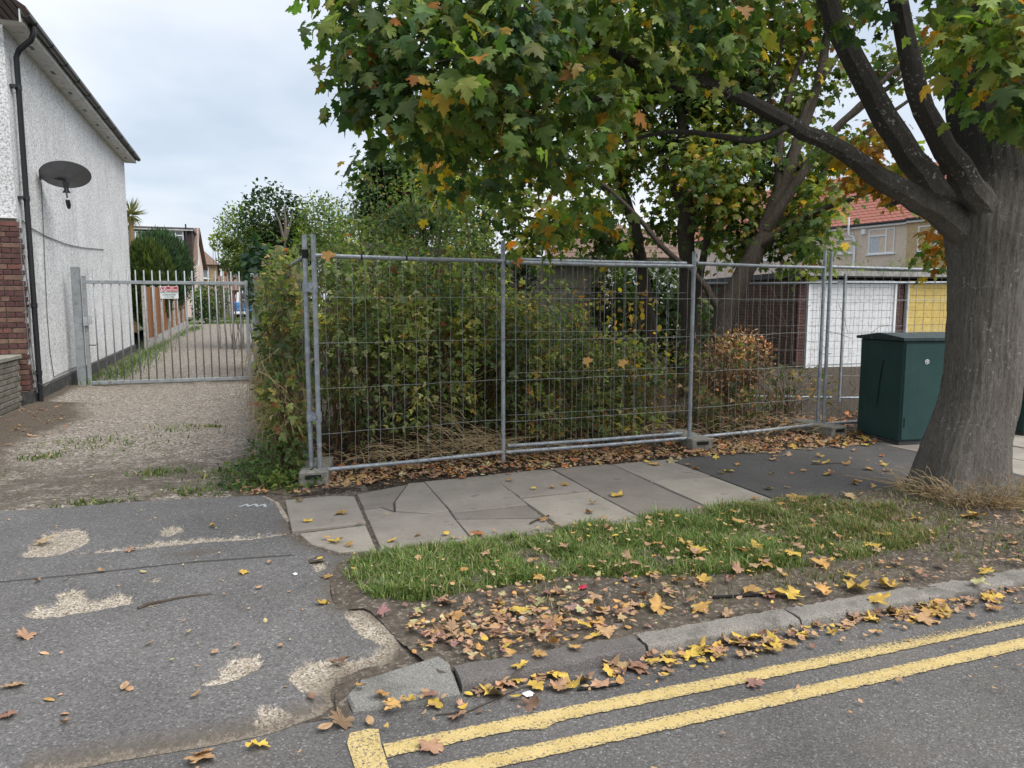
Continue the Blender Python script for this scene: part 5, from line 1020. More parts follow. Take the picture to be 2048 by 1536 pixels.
# ------------------------------------------------------------------ green street cabinets
def cabinet(name, base, rz, w, d, h, label, sticker=True, roof=.075):
    r = empty(name, base, label, 'utility cabinet', 'green utility cabinets'); r.rotation_euler = (0, 0, rz); r.location = (0, 0, 0)
    parts = []
    parts.append(MB().box((w / 2, d / 2, h / 2 + .02), (w, d, h - .04), bev=.012).build('body', M_CAB, r))
    n = max(1, round(w / .52))
    for i in range(n):
        dr = MB().box((w * (i + .5) / n, -.006, h / 2 + .015), (w / n - .022, .02, h - .09), bev=.006).build('door', M_CAB, r)
        MB().tube([(w * (i + .08) / n, -.018, .2), (w * (i + .08) / n, -.018, .3)], .008, 6).build('hinge', M_CAB, dr)
        if sticker and i == 0:
            MB().tube([(w * .26, -.017, h * .80), (w * .26, -.0195, h * .80)], .026, 20).build('round_badge', M_WHITE, dr); MB().tube([(w * .26, -.0193, h * .80), (w * .26, -.0215, h * .80)], .019, 16).build('badge_ring', simple('badge_grey', (.2, .22, .22), .5), dr)
            MB().tube([(w * .26, -.0213, h * .80), (w * .26, -.0232, h * .80)], .012, 3).build('badge_mark', M_WHITE, dr)
        if sticker and i == 1:
            MB().box((w * .5 + .045, -.0175, h * .86), (.05, .003, .07)).build('warning_label', simple('label_yellow', (.7, .42, .03), .5), dr); MB().tube([(w * .5 + .045, -.019, h * .865), (w * .5 + .045, -.021, h * .865)], .014, 3).build('label_symbol', M_RUBBER, dr)
    o_ = .035; rf_ = MB()._add([(-o_, -o_, h), (w + o_, -o_, h), (w + o_, d + o_, h), (-o_, d + o_, h), (-o_, -o_, h + .03), (w + o_, -o_, h + .03), (w + o_, d + o_, h + .03), (-o_, d + o_, h + .03), (-o_, d * .5, h + roof), (w + o_, d * .5, h + roof)],
        [[0, 3, 2, 1], [0, 1, 5, 4], [2, 3, 7, 6], [4, 5, 9, 8], [6, 7, 8, 9], [1, 2, 6, 9, 5], [3, 0, 4, 8, 7]]).build('roof', M_CABROOF, r)
    MB().box((w / 2, d / 2, .01), (w - .02, d - .02, .06)).build('plinth', M_PLINTH, r)
    if sticker:
        sc = MB(); pts = [(-.004, d * .42, h * .80), (-.004, d * .46, h * .72), (-.004, d * .5, h * .55), (-.004, d * .52, h * .42), (-.004, d * .53, h * .33)]
        sc.tube(pts, [.004, .007, .006, .006, .003], 4); sc.build('marker_scrawl', M_RUBBER, r)
    r.location = base; return r
cabinet('utility_cabinet', (6.47, 5.80, 0), math.radians(-8), 1.06, .68, 1.12, 'dark green utility cabinet with pitched lid and black scrawl on its side')
cabinet('utility_cabinet', (8.30, 5.75, 0), math.radians(-4), 1.0, .5, 1.02, 'teal green utility cabinet mostly hidden behind the maple trunk', False, .03)

# ------------------------------------------------------------------ temporary mesh fence panels
def block(c, rz, label):
    r = empty('fence_block', (c[0], c[1], -.01), label, 'fence foot', 'concrete feet under the mesh fence')
    m = MB().box((0, 0, .065), (.24, .62, .13), bev=.012); top = m.build('block', M_CONC2, None); top.parent = r
    s = MB().box((0, -.312, .085), (.13, .012, .035)); o = s.build('hand_slot', M_RUBBER, None); o.parent = r
    r.rotation_euler = (0, 0, rz); return r
def panel(a, b, label, h=1.98, z0=.075, nv=16, hs=(.42, .8, 1.18, 1.56), tall=(.12, .12), seed=0, wire=.0021, rail_z=None, nameposts=(True, True), lean=0, double=False, sagrail=0):
    rg = random.Random(seed); a, b = Vector((a[0], a[1], 0)), Vector((b[0], b[1], 0)); d = (b - a); L = d.length; d.normalize(); nn = Vector((-d.y, d.x, 0))
    r = empty('mesh_fence_panel', (a + b) / 2 + Vector((0, 0, z0)), label, 'fence panel', 'temporary mesh fence panels')
    def P(s, z, o=0): return a + d * s + Vector((0, 0, z)) + nn * (o + lean * z)
    if nameposts[0]: MB().tube([P(0, .02), P(0, h * .5, rg.uniform(-.004, .004)), P(0, h + tall[0])], .0205, 12).build('upright', M_GALV, r, True)
    if nameposts[1]: MB().tube([P(L, .02), P(L, h * .5, rg.uniform(-.004, .004)), P(L, h + tall[1])], .0205, 12).build('upright', M_GALV, r, True)
    MB().tube([P(0, h - .03 - sagrail), P(L * .5, h - .035 - sagrail * .5), P(L, h - .03)], .0185, 12).build('top_rail', M_GALV, r, True); MB().tube([P(0, z0 + .03), P(L * .5, z0 + .025), P(L, z0 + .03)], .0185, 12).build('bottom_rail', M_GALV, r, True)
    for i in range(nv):
        s = L * (i + .7) / (nv + .4) + rg.uniform(-.008, .008); pts = []
        for k in range(8):
            z = z0 + (h + .0 - z0) * k / 7; pts.append(P(s + rg.uniform(-.005, .005), z, rg.uniform(-.004, .004) - .014))
        MB().tube(pts, wire, 5).build('wire', M_WIRE, r, True)
    for z in hs:
        for off in ((0, .018) if double else (0,)):
            pts = [P(L * k / 9, z + off + rg.uniform(-.005, .005), rg.uniform(-.004, .004) - .018) for k in range(10)]; MB().tube(pts, wire, 5).build('wire', M_WIRE, r, True)
    return r
P0, P1, P2, P3 = (.50, 6.22), (2.21, 6.42), (4.29, 6.45), (6.20, 6.70)
pa = panel(P0, P1, 'grey steel mesh fence panel clamped to the paired corner poles, in front of brambles', tall=(.14, .15), seed=1, nv=15, h=1.93)
pb = panel((2.23, 6.40), P2, 'grey steel mesh fence panel in the middle of the run, doubled by a second panel', nv=17, seed=2, nameposts=(False, True), h=1.92, tall=(.12, .12), hs=(.4, .79, 1.17, 1.56))
pb2 = panel((2.27, 6.47), (4.23, 6.50), 'second mesh fence panel fixed close behind the middle panel', nv=15, seed=3, nameposts=(False, False), h=1.95, z0=.12, hs=(.45, .85, 1.24, 1.62), wire=.0017)
pc = panel((4.33, 6.46), P3, 'grey steel mesh fence panel in front of the dry brown weeds and garage side wall', nv=18, seed=4, nameposts=(False, True), h=1.95, tall=(.17, .17))
pd = panel((6.28, 6.69), (8.7, 6.75), 'grey steel mesh fence panel running behind the green cabinets', nv=17, seed=5, nameposts=(True, True), h=1.96, tall=(.14, .1), sagrail=0)
pe = panel((.435, 6.275), (.36, 9.6), 'mesh fence panel turning back along the driveway beside the brambles', nv=24, seed=6, nameposts=(True, True), h=1.93, tall=(.14, .1))
pf = panel((8.45, 8.7), (10.4, 7.9), 'leaning mesh fence panel standing further back in front of the white garage door', nv=15, seed=7, nameposts=(True, True), h=1.86, tall=(.1, .1), z0=.05)
pg = panel((6.7, 9.7), (8.35, 8.75), 'mesh fence panel set back beside the garage side wall', nv=11, seed=8, nameposts=(False, False), h=1.86, z0=.05)
def clamp(z):
    MB().tube([(.435, 6.275, z), (.435, 6.275, z + .085)], .029, 10).tube([(.50, 6.22, z), (.50, 6.22, z + .085)], .029, 10).box((.467, 6.24, z + .042), (.09, .03, .07), rz=-.6).tube([(.465, 6.205, z + .045), (.465, 6.175, z + .045)], .016, 6).build('clamp', M_GALV, pa, True)
clamp(.52); clamp(1.60)
MB().tube([(.435, 6.275, 1.88), (.435, 6.275, 1.95)], .027, 10).build('black_tape', M_RUBBER, pe, True)
for f in (.13, .36): 
    q = Vector((P0[0], P0[1], 1.90)).lerp(Vector((P1[0], P1[1], 1.90)), f + .1); MB().tube([q - Vector((.006, 0, 0)), q + Vector((.006, 0, 0))], .024, 10).build('cable_tie', M_RUBBER, pa, True)
block((.49, 6.42), math.radians(-10), 'concrete fence foot with hand slot under the paired corner poles'); block((4.37, 6.60), math.radians(-4), 'chipped concrete fence foot half buried in leaves under the middle panel'); block((6.24, 6.72), math.radians(4), 'concrete fence foot sunk in leaves under the poles near the green cabinet')
# ------------------------------------------------------------------ vegetation
GREENS = [(4, (.068, .125, .036)), (4, (.11, .18, .045)), (4, (.19, .25, .06)), (.45, (.42, .26, .04)), (.25, (.34, .15, .04)), (1.0, (.18, .19, .045))]
# street maple
maple = empty('maple_tree', (5.2, 4.05, -.02), 'large maple with fissured grey trunk and spreading limbs growing in the verge', 'tree')
def near(p, c, r): return np.linalg.norm(p - np.array(c), axis=1) < r
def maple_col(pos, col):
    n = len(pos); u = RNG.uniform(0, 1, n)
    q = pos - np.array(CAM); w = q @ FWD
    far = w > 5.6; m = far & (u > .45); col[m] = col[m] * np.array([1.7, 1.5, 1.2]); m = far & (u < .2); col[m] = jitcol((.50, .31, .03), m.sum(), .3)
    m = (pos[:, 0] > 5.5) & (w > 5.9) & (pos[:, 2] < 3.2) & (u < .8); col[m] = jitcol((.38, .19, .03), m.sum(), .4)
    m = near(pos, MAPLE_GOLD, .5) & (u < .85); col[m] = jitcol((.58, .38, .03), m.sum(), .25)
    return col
MAPLE_GOLD = (1.3, 6.0, 2.35)
def trunk_mesh(root, path, mat, base_flare=.22, seg=150):
    sp = smooth_path(path, .03); N = len(sp); th = np.linspace(0, 2 * PI, seg, endpoint=False); V = np.zeros((N, seg, 3))
    for i, p in enumerate(sp):
        z = p[2] - root.location.z; r = p[3] * .9
        fl = base_flare * math.exp(-max(z, 0) / .17) + .05 * math.exp(-max(z, 0) / .5)
        lob = 1 + (.12 * math.exp(-max(z, 0) / .35) + .02) * np.cos(5 * th + .7 + .3 * math.sin(z)) + .02 * np.cos(3 * th + 2 + z)
        for k, a in enumerate(th):
            nx, ny = math.cos(a), math.sin(a)
            w = mnoise.noise((nx * 3.2, ny * 3.2, z * .55 + 3)) * .3
            q = mnoise.noise((nx * 10 + w, ny * 10 - w, z * 1.5)); q2 = mnoise.noise((nx * 26 + w * 4, ny * 26, z * 5.0)); q3 = mnoise.noise((nx * 2, ny * 2, z * 1.1 + 8))
            d = -.007 * (1 - min(1, abs(q) * 3.2)) - .007 * (1 - min(1, abs(q2) * 3)) + .012 * q3
            rr = r * lob[k] + fl * (.6 + .4 * lob[k]) * r * 1.6 + d
            V[i, k] = (p[0] + nx * rr, p[1] + ny * rr, p[2])
    idx = np.arange(N * seg).reshape(N, seg); F = np.stack([idx[:-1], np.roll(idx[:-1], -1, 1), np.roll(idx[1:], -1, 1), idx[1:]], -1).reshape(-1, 4)
    b = np.array(root.location); return link('trunk', np_mesh('trunk', V.reshape(-1, 3) - b, F, mat, smooth=True), root)
tl = [tuple(p) for p in LIMBS['maple'][0]]; tl[0] = (5.2, 4.05, -.1, tl[0][3]); tl[1] = (5.215, 4.055, tl[1][2], tl[1][3])
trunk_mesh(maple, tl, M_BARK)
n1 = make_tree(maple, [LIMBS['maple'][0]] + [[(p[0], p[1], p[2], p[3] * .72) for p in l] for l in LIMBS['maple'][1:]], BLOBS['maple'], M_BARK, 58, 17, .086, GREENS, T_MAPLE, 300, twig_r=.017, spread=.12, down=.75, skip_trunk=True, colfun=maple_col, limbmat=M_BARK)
# sycamores behind the fence
BG = [(4, (.09, .14, .034)), (4, (.15, .21, .045)), (4, (.23, .28, .06)), (1.1, (.46, .33, .04)), (.3, (.3, .13, .04))]
def yellow_spot(pos, col):
    m = near(pos, YSPOT, .42) & (RNG.uniform(0, 1, len(pos)) < .9); col[m] = jitcol((.62, .42, .03), m.sum(), .2); return col
YSPOT = (5.7, 9.6, 3.35)
for key, lab, nb in (('back1', 'leaning multi-stemmed tree with grey-brown bark in front of the garage side wall', 300), ('back2', 'upright tree with stout brown stem behind the middle fence panel', 200), ('back3', 'slender tree with bare lower stem behind the brambles', 200)):
    l0 = LIMBS[key][0]; r = empty('sycamore_tree', (l0[0][0], l0[0][1], -.02), lab, 'tree', 'trees behind the mesh fence')
    LL = [[(p[0], p[1], p[2], p[3] * .6) for p in l] for l in LIMBS[key]]; l0 = LL[0]; LL[0] = [(l0[0][0], l0[0][1], -.05, l0[0][3] * .95)] + LL[0][1:] if l0[0][2] < .6 else [(l0[0][0], l0[0][1], -.05, l0[0][3] * 1.0)] + LL[0]
    make_tree(r, LL, BLOBS[key], M_BARK2, 105, 12, .108, BG, T_MAPLE_LO, nb, twig_r=.014, spread=.22, down=.6, colfun=yellow_spot if key == 'back1' else None, trunk_seg=14)
# seed bunches, brown, hanging on the sycamore
# round maple further back
rd = empty('round_maple', (3.9, 19.2, 0), 'round crowned green maple standing behind the outbuilding', 'tree')
make_tree(rd, [[(3.9, 19.2, -.05, .16), (3.9, 19.1, 1.5, .14), (3.9, 19.0, 3, .1), (4.0, 18.9, 4.6, .04)], [(3.9, 19.1, 2.2, .07), (4.5, 19.0, 3.4, .05), (5, 19, 4.4, .03)], [(3.9, 19.0, 2.6, .06), (3.5, 19.0, 3.6, .04), (3.3, 19.0, 4.4, .02)]], BLOBS['round'], M_BARK2, 60, 15, .16, [(5, (.045, .09, .03)), (4, (.075, .13, .035)), (1, (.13, .17, .04)), (.2, (.4, .25, .03))], T_MAPLE_LO, 0, twig_r=.02, spread=.22, down=.5)
# dead seed clusters hanging among stems
# ivy tree and pale shrub tree behind hedge
iv = empty('ivy_tree', (.9, 22.5, .1), 'dark ivy-covered tree rising above the hedge beyond the gate', 'tree')
bush(iv, [(.75, 22.8, 3.9, .95, .9, 1.0), (.6, 22.8, 2.9, .9, .8, .9), (1.1, 22.7, 3.2, .9, .8, 1.0)], 5200, .12, [(5, (.025, .055, .022)), (3, (.04, .08, .03)), (1, (.07, .12, .04))], T_OVAL, 0, canes=0, part='crown')
MB().tube([(.9, 22.5, -.05), (.85, 22.55, 1.5), (.8, 22.6, 3.2), (.9, 22.7, 4.6)], [.16, .13, .09, .03], 10).build('trunk', M_BARK2, iv, True)
for q in [((.95, 21.75, 3.3), (.85, 21.6, 3.75), (.72, 21.55, 4.1)), ((.98, 21.75, 3.3), (1.0, 21.6, 3.8), (.98, 21.6, 4.25)), ((1.0, 21.75, 3.35), (1.12, 21.6, 3.75), (1.2, 21.6, 4.1)), ((.95, 21.9, 2.6), (.96, 21.75, 3.1), (.98, 21.72, 3.4))]: MB().tube(q, [.05, .035, .012], 6).build('bare_stub', M_OLDWOOD, iv, True)
for nm, base, ells, lab in (('pale_shrub', (2.1, 22.4, 0), [(2.0, 22.0, 3.75, .8, .7, .85), (2.7, 21.9, 3.2, .85, .7, .8), (1.75, 21.8, 2.8, .8, .6, .85), (3.4, 21.9, 2.7, .8, .6, .8)], 'light green leafy shrub tree beside the dark ivy tree'),
                        ('pale_shrub', (-.1, 23.4, .2), [(-.2, 22.6, 3.6, .6, .5, .7), (.2, 22.4, 3.0, .65, .5, .75), (-.35, 22.6, 2.8, .45, .4, .55), (-.8, 22.7, 3.3, .25, .2, .28)], 'yellow-green shrub tree between the lane and the dark ivy tree')):
    r = empty(nm, base, lab, 'tree', 'shrub trees above the hedge'); bush(r, ells, 9500 if base[0] > 1 else 5600, .09, [(5, (.12, .2, .045)), (4, (.18, .26, .06)), (2, (.25, .3, .09))], T_SMALL, 0, canes=40, canemat=M_OLDWOOD, cane_r=.01, part='crown', shell=1.6, down=-.1)
# large glossy leaf shrub at hedge end
r = empty('laurel_shrub', (.35, 16, .05), 'glossy large leaved shrub above the right gate post', 'shrub'); bush(r, [(.2, 16.2, 2.35, .35, .5, .45), (.4, 16, 1.8, .4, .6, .8)], 520, .2, [(3, (.035, .08, .035)), (2, (.07, .13, .06))], T_OVAL, 60, canes=14, cane_r=.01, down=.6)
# far tree behind the tan house
r = empty('far_tree', (-.6, 74, .6), 'distant grey-green tree behind the small tan house', 'tree'); bush(r, [(-.6, 75, 5.6, 1.6, 1.2, 1.4), (.8, 76, 4.8, 1.6, 1.2, 1.2)], 1500, .28, [(3, (.09, .13, .07)), (2, (.12, .16, .09))], T_SMALL, 0, canes=20, canemat=M_OLDWOOD, cane_r=.03, part='crown')
# conifers beyond the board fence
def conifer(base, ells, n, pal, lab):
    r = empty('conifer', base, lab, 'conifer', 'clipped conifers beyond the board fence'); V = np.array([(0, 0, 0), (.12, .5, .03), (0, 1, .08), (-.12, .5, .03)]); T = [(V, np.array([(0, 1, 2), (0, 2, 3)]))]
    P, O = [], []
    for e in ells:
        d = norm(RNG.normal(size=(n, 3))); lump = 1 + .05 * np.sin(d @ np.array([9, 7, 3]) * 1.4) + .03 * np.sin(d @ np.array([-17, 12, 9])); P.append(np.array(e[:3]) + d * np.array(e[3:]) * (lump * RNG.uniform(.82, 1.02, n))[:, None]); O.append(d)
    pos, out = np.concatenate(P), np.concatenate(O); k = pos[:, 2] > base[2]; pos, out = pos[k], out[k]
    tip = norm(out * .45 + np.array([0, 0, 1.0]) + RNG.normal(0, .28, pos.shape)); leaf_cloud(r, pos, tip, out + RNG.normal(0, .3, pos.shape), .24 * RNG.uniform(.6, 1.2, len(pos)), palette(len(pos), pal), T, M_LEAF, 0, 'crown')
    m = MB()
    for e in ells:
        for i in range(8):
            pass
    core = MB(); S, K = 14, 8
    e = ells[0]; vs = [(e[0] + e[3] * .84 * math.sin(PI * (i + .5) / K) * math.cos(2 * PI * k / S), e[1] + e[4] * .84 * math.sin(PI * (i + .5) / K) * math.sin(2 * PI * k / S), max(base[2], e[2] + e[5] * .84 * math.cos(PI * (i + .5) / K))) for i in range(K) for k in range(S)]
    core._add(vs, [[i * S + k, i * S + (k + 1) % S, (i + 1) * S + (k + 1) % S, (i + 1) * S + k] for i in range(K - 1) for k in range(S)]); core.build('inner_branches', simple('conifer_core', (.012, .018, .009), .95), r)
    MB().tube([(base[0], base[1], base[2] - .05), (base[0], base[1], base[2] + 1.0)], .12, 8).build('trunk', M_BARK2, r)
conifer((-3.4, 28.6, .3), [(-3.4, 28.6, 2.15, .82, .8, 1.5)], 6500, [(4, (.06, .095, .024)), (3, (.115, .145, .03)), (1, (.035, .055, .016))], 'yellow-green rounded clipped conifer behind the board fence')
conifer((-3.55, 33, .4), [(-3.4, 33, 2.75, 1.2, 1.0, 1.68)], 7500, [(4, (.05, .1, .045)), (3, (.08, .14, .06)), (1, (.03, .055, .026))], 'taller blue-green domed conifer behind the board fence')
# cordyline palm
r = empty('cordyline_palm', (-4.55, 33.5, .4), 'spiky cordyline palm showing behind the end of the white house', 'palm')
MB().tube([(-4.55, 33.5, .35), (-4.5, 33.5, 3), (-4.45, 33.4, 4.9)], [.12, .1, .09], 8).build('trunk', simple('palm_trunk', (.3, .2, .11), .9), r)
n = 130; d = norm(RNG.normal(size=(n, 3)) + np.array([0, 0, .25])); V = np.array([(-.03, 0, 0), (.03, 0, 0), (.035, .5, .02), (0, 1, -.12), (-.035, .5, .02)]); T = [(V, np.array([(0, 1, 2), (0, 2, 4), (4, 2, 3)]))]
leaf_cloud(r, np.tile(np.array([-4.45, 33.4, 5.1]), (n, 1)) + d * .08, d, RNG.normal(size=(n, 3)) + np.array([0, 0, 1.0]), RNG.uniform(.45, .75, n), palette(n, [(3, (.14, .17, .06)), (2, (.25, .22, .1))]), T, M_LEAF, 0, 'fronds')
# ivy hedge at lane end and pale shrub before terrace
r = empty('ivy_hedge', (-1.9, 40, .6), 'leafy climbing shrub at the end of the board fence', 'shrub'); bush(r, [(-1.85, 40, 1.7, .75, .5, 1.0), (-2.3, 39.5, 1.5, .5, .5, .8)], 2200, .14, [(3, (.05, .1, .03)), (2, (.1, .16, .05))], T_SMALL, 0, canes=15)
r = empty('pale_hedge', (24, 22.5, 0), 'bright yellow-green shrub top showing over the garage roof', 'shrub'); bush(r, [(22.5, 22.6, 2.6, 1.2, .6, .55), (25, 22, 2.7, 1.6, .7, .65), (27.5, 22, 2.9, 1.4, .7, .8), (21.5, 22.5, 1.6, 1, .6, .9), (25, 22, 1.4, 2, .7, 1.2)], 3200, .16, [(3, (.17, .24, .045)), (2, (.26, .32, .08))], T_NARROW, 0, canes=60, cane_r=.012, part='crown')
r = empty('back_hedge', (9, 21, 0), 'green hedge behind the tree stems and the garages', 'shrub'); bush(r, [(8, 21, 1.5, 1.6, .8, 1.6), (10.5, 21.5, 1.6, 1.6, .8, 1.6), (5.5, 20.5, 1.5, 1.6, .8, 1.7), (13, 22, 1.5, 1.8, .8, 1.6), (9.2, 20.5, .8, 3.0, .6, .9)], 11000, .15, [(3, (.045, .08, .026)), (2, (.09, .13, .04))], T_SMALL, 0, canes=40, cane_r=.01)
r = empty('elder_bush', (7.4, 12.2, -.02), 'dark leafy elder bush between the outbuilding and the garage side wall', 'shrub'); bush(r, [(7.3, 12.4, 1.0, .8, .6, 1.0), (6.6, 12.0, .8, .6, .5, .9), (8.3, 12.6, .9, .7, .6, .9), (7.5, 12.6, 1.7, .7, .5, .5), (4.3, 12.0, 1.6, .45, .3, .7), (3.4, 11.9, 1.7, .6, .3, .7), (6.3, 12.1, 1.7, .35, .3, .6)], 4300, .13, [(4, (.035, .06, .02)), (2, (.06, .095, .03)), (1, (.1, .13, .04))], T_OVAL, 0, canes=60, cane_r=.01)

# brambles
def sc(E, f=.93): return [(e[0] * f, e[1] * f, e[2] * .97, *e[3:]) for e in E]
BR = [(3, (.11, .16, .05)), (4, (.19, .245, .08)), (4, (.29, .33, .12)), (2.5, (.4, .42, .2)), (.6, (.33, .25, .05)), (.25, (.3, .07, .025))]
BRL = [(3, (.11, .15, .05)), (4, (.18, .22, .075)), (4, (.29, .31, .12)), (1.5, (.36, .28, .15)), (.8, (.36, .27, .06)), (.3, (.3, .1, .04))]
def top_light(pos, col): return col
b1 = empty('bramble_thicket', (1.5, 8.2, -.02), 'dense green bramble thicket filling the ground behind the corner fence panel', 'bramble')
bush(b1, sc([(1.05, 8.0, 1.2, .6, .75, .8), (1.75, 8.1, 1.1, .65, .8, .75), (1.5, 7.8, .65, .9, .6, .55), (2.35, 8.2, .95, .6, .8, .7), (1.3, 9.0, 1.6, .8, .7, .75), (2.2, 9.3, 1.4, .8, .8, .7), (2.5, 8.6, 1.3, .5, .6, .6), (.95, 7.6, 1.5, .4, .4, .5), (1.6, 7.9, 1.5, .6, .5, .5)]), 15500, .08, BR, T_TRI, 280, canes=260, shell=1.2, hollow=-.16)
b2 = empty('bramble_thicket', (3.5, 8.2, -.02), 'lower bramble thicket with yellowing leaves behind the middle fence panel', 'bramble')
bush(b2, sc([(2.6, 8.0, 1.2, .5, .6, .7), (2.9, 8.0, .95, .65, .75, .75), (3.6, 8.2, .85, .65, .8, .68), (3.2, 7.6, .7, .6, .5, .6), (4.0, 7.8, .5, .6, .5, .5), (4.3, 8.3, .6, .6, .8, .55), (3.2, 9.2, .9, .9, .7, .7), (3.5, 7.5, .3, 1.0, .35, .3), (4.6, 9, .7, .8, .7, .5), (3.0, 9.9, 1.4, .7, .6, .8)]), 13500, .08, [(4, (.085, .125, .042)), (4, (.15, .19, .06)), (3, (.25, .275, .1)), (1.0, (.33, .24, .05)), (.6, (.22, .09, .03))], T_TRI, 200, canes=260, shell=1.2, hollow=-.2)
b3 = empty('weed_clump', (5.7, 8.3, -.02), 'dry brown and green weeds before the dark garage side wall', 'weeds')
bush(b3, sc([(5.2, 8.3, .5, .55, .7, .45), (5.9, 8.4, .6, .55, .6, .5), (6.4, 8.6, .65, .45, .5, .5), (5.6, 7.7, .25, .9, .4, .25), (7.3, 8.6, .4, .7, .5, .35)]), 2700, .09, [(4, (.075, .1, .035)), (3, (.13, .15, .055)), (3, (.26, .17, .08)), (2, (.33, .21, .09))], T_TRI, 120, canes=160, shell=1.3, hollow=-.1)
b3b = empty('dry_dock', (6.55, 8.6, -.02), 'clump of dry orange-brown dock seed heads beside the white garage', 'weeds')
bush(b3b, sc([(6.5, 8.6, .85, .42, .35, .36), (6.2, 8.5, .7, .4, .35, .3), (6.75, 8.7, .8, .3, .3, .35)]), 1700, .05, [(3, (.36, .2, .1)), (2, (.45, .28, .14)), (1, (.24, .12, .06))], T_SMALL, 0, canes=60, canemat=M_BERRY, mat=M_DEAD, down=-.3)
# tall sprigs of dog rose above the brambles
SAPL = []
for i, (sx_, sy_, hh_, lx_) in enumerate([(1.15, 7.3, 2.3, -.1), (1.75, 7.5, 2.75, .15), (2.35, 7.6, 2.5, -.12), (2.75, 7.4, 1.9, .2), (3.3, 7.9, 1.75, .1), (3.75, 7.7, 1.45, -.15)]):
    r = empty('sapling', (sx_, sy_, -.02), ('thin leafy sapling standing against the corner fence panel', 'tallest thin sapling rising above the fence rail among the brambles', 'thin sapling beside the first fence pole', 'short arching sapling just past the first fence pole', 'short sapling in front of the outbuilding wall', 'lowest sapling amid the yellowing brambles')[i], 'sapling', 'saplings among the brambles')
    st_ = [(sx_, sy_, -.05, .012), (sx_ + lx_ * .3, sy_ + .05, hh_ * .4, .010), (sx_ + lx_ * .8, sy_, hh_ * .75, .007), (sx_ + lx_ * 1.4, sy_ - .05, hh_, .003)]
    bl_ = [(sx_ + lx_ * (.2 + 1.2 * q_), sy_ + RNG.normal(0, .06), hh_ * q_, .2 - .08 * q_) for q_ in (.4, .55, .7, .85, 1.0)]
    make_tree(r, [st_], bl_, M_CANE, 85, 9, .06, [(3, (.13, .19, .05)), (3, (.2, .26, .07)), (2, (.3, .33, .12)), (.4, (.45, .34, .07))], T_OVAL, 30, trunk_seg=6, twig_r=.006, spread=.06, down=.5)
dr = empty('dog_rose', (1.75, 9.0, -.02), 'straggly dog rose with thin arching sprigs rising above the brambles', 'shrub')
bush(dr, sc([(1.45, 9.2, 2.2, .75, .6, .55), (2.1, 9.3, 2.25, .6, .6, .6), (1.8, 9.4, 2.7, .65, .5, .55), (1.15, 9.4, 2.45, .4, .4, .45), (2.5, 9.5, 2.1, .45, .5, .5), (2.3, 9.6, 2.8, .35, .4, .4), (.95, 8.7, 2.05, .4, .4, .35), (1.6, 8.2, 1.95, .5, .35, .3), (2.9, 9.6, 2.3, .5, .5, .5)]), 7500, .05, [(4, (.08, .13, .04)), (3, (.13, .185, .06)), (1.5, (.19, .23, .08)), (.3, (.4, .3, .06))], T_SMALL, 0, canes=170, canemat=M_GREENCANE, shell=.9, hollow=-.22, hollow_f=3.2)
h = MB()
for _ in range(60):
    c = ball(1, (1.63, 8.5, 2.25), .75)[0]; h.tube([tuple(c), tuple(c + np.array([0, 0, -.012])), tuple(c + np.array([0, 0, -.024]))], [.004, .009, .003], 5)
h.build('rose_hips', simple('hip_red', (.2, .02, .02), .4), dr)['kind'] = 'stuff'
# hedge mass between gate post and fence corner
hb = empty('bramble_hedge', (.2, 9.5, -.02), 'untidy bramble hedge with red tinted leaves between the driveway and the fence corner', 'bramble')
HE = [(.3, 7.6, 1.4, .24, .6, .62), (.36, 8.8, 1.4, .28, .8, .66), (.42, 10.5, 1.4, .3, 1.0, .68), (.52, 12.5, 1.4, .26, 1.2, .75), (.28, 7.2, .6, .24, .45, .6), (.3, 9, .6, .26, 1.0, .6), (.4, 11.5, .6, .28, 1.4, .6)]
bush(hb, [(e[0] * .96, e[1] * .94, e[2], *e[3:]) for e in HE], 9500, .085, BRL, T_TRI, 240, canes=320, shell=1.3, cane_r=.0035, hollow=-.2)
st = MB()
for _ in range(520):
    y = RNG.uniform(6.35, 10.0); x = RNG.uniform(.02, .45); z = RNG.uniform(0, .8); d = np.array([RNG.normal(0, .12), RNG.normal(0, .12), -RNG.uniform(.15, .5)]); p = np.array([x, y, z + .35]); m_ = p + d * .5 + np.array([-.04, -.02, .05])
    st.tube([tuple(p), tuple(m_), tuple(p + d)], .0022, 3, cap=False)
o = st.build('dead_stems', M_STRAW, hb); o['kind'] = 'stuff'
bush(hb, [(.18, 6.5, .2, .28, .35, .22), (-.02, 6.45, .08, .3, .35, .1), (.3, 6.15, .05, .2, .15, .07)], 1100, .05, [(3, (.07, .12, .03)), (3, (.12, .18, .05))], T_TRI, 60, canes=30, canemat=M_GREENCANE, part='ground_growth')
# ivy on the gate post
ivp = empty('ivy', (.12, 14.6, 0), 'dark ivy climbing over the right gate post', 'climber'); bush(ivp, [(.36, 14.5, 1.1, .2, .3, .9), (.36, 14.3, .5, .18, .3, .5), (.12, 14.62, 1.8, .16, .12, .28)], 1300, .075, [(4, (.03, .055, .025)), (2, (.055, .09, .04))], T_OVAL, 60, canes=20)
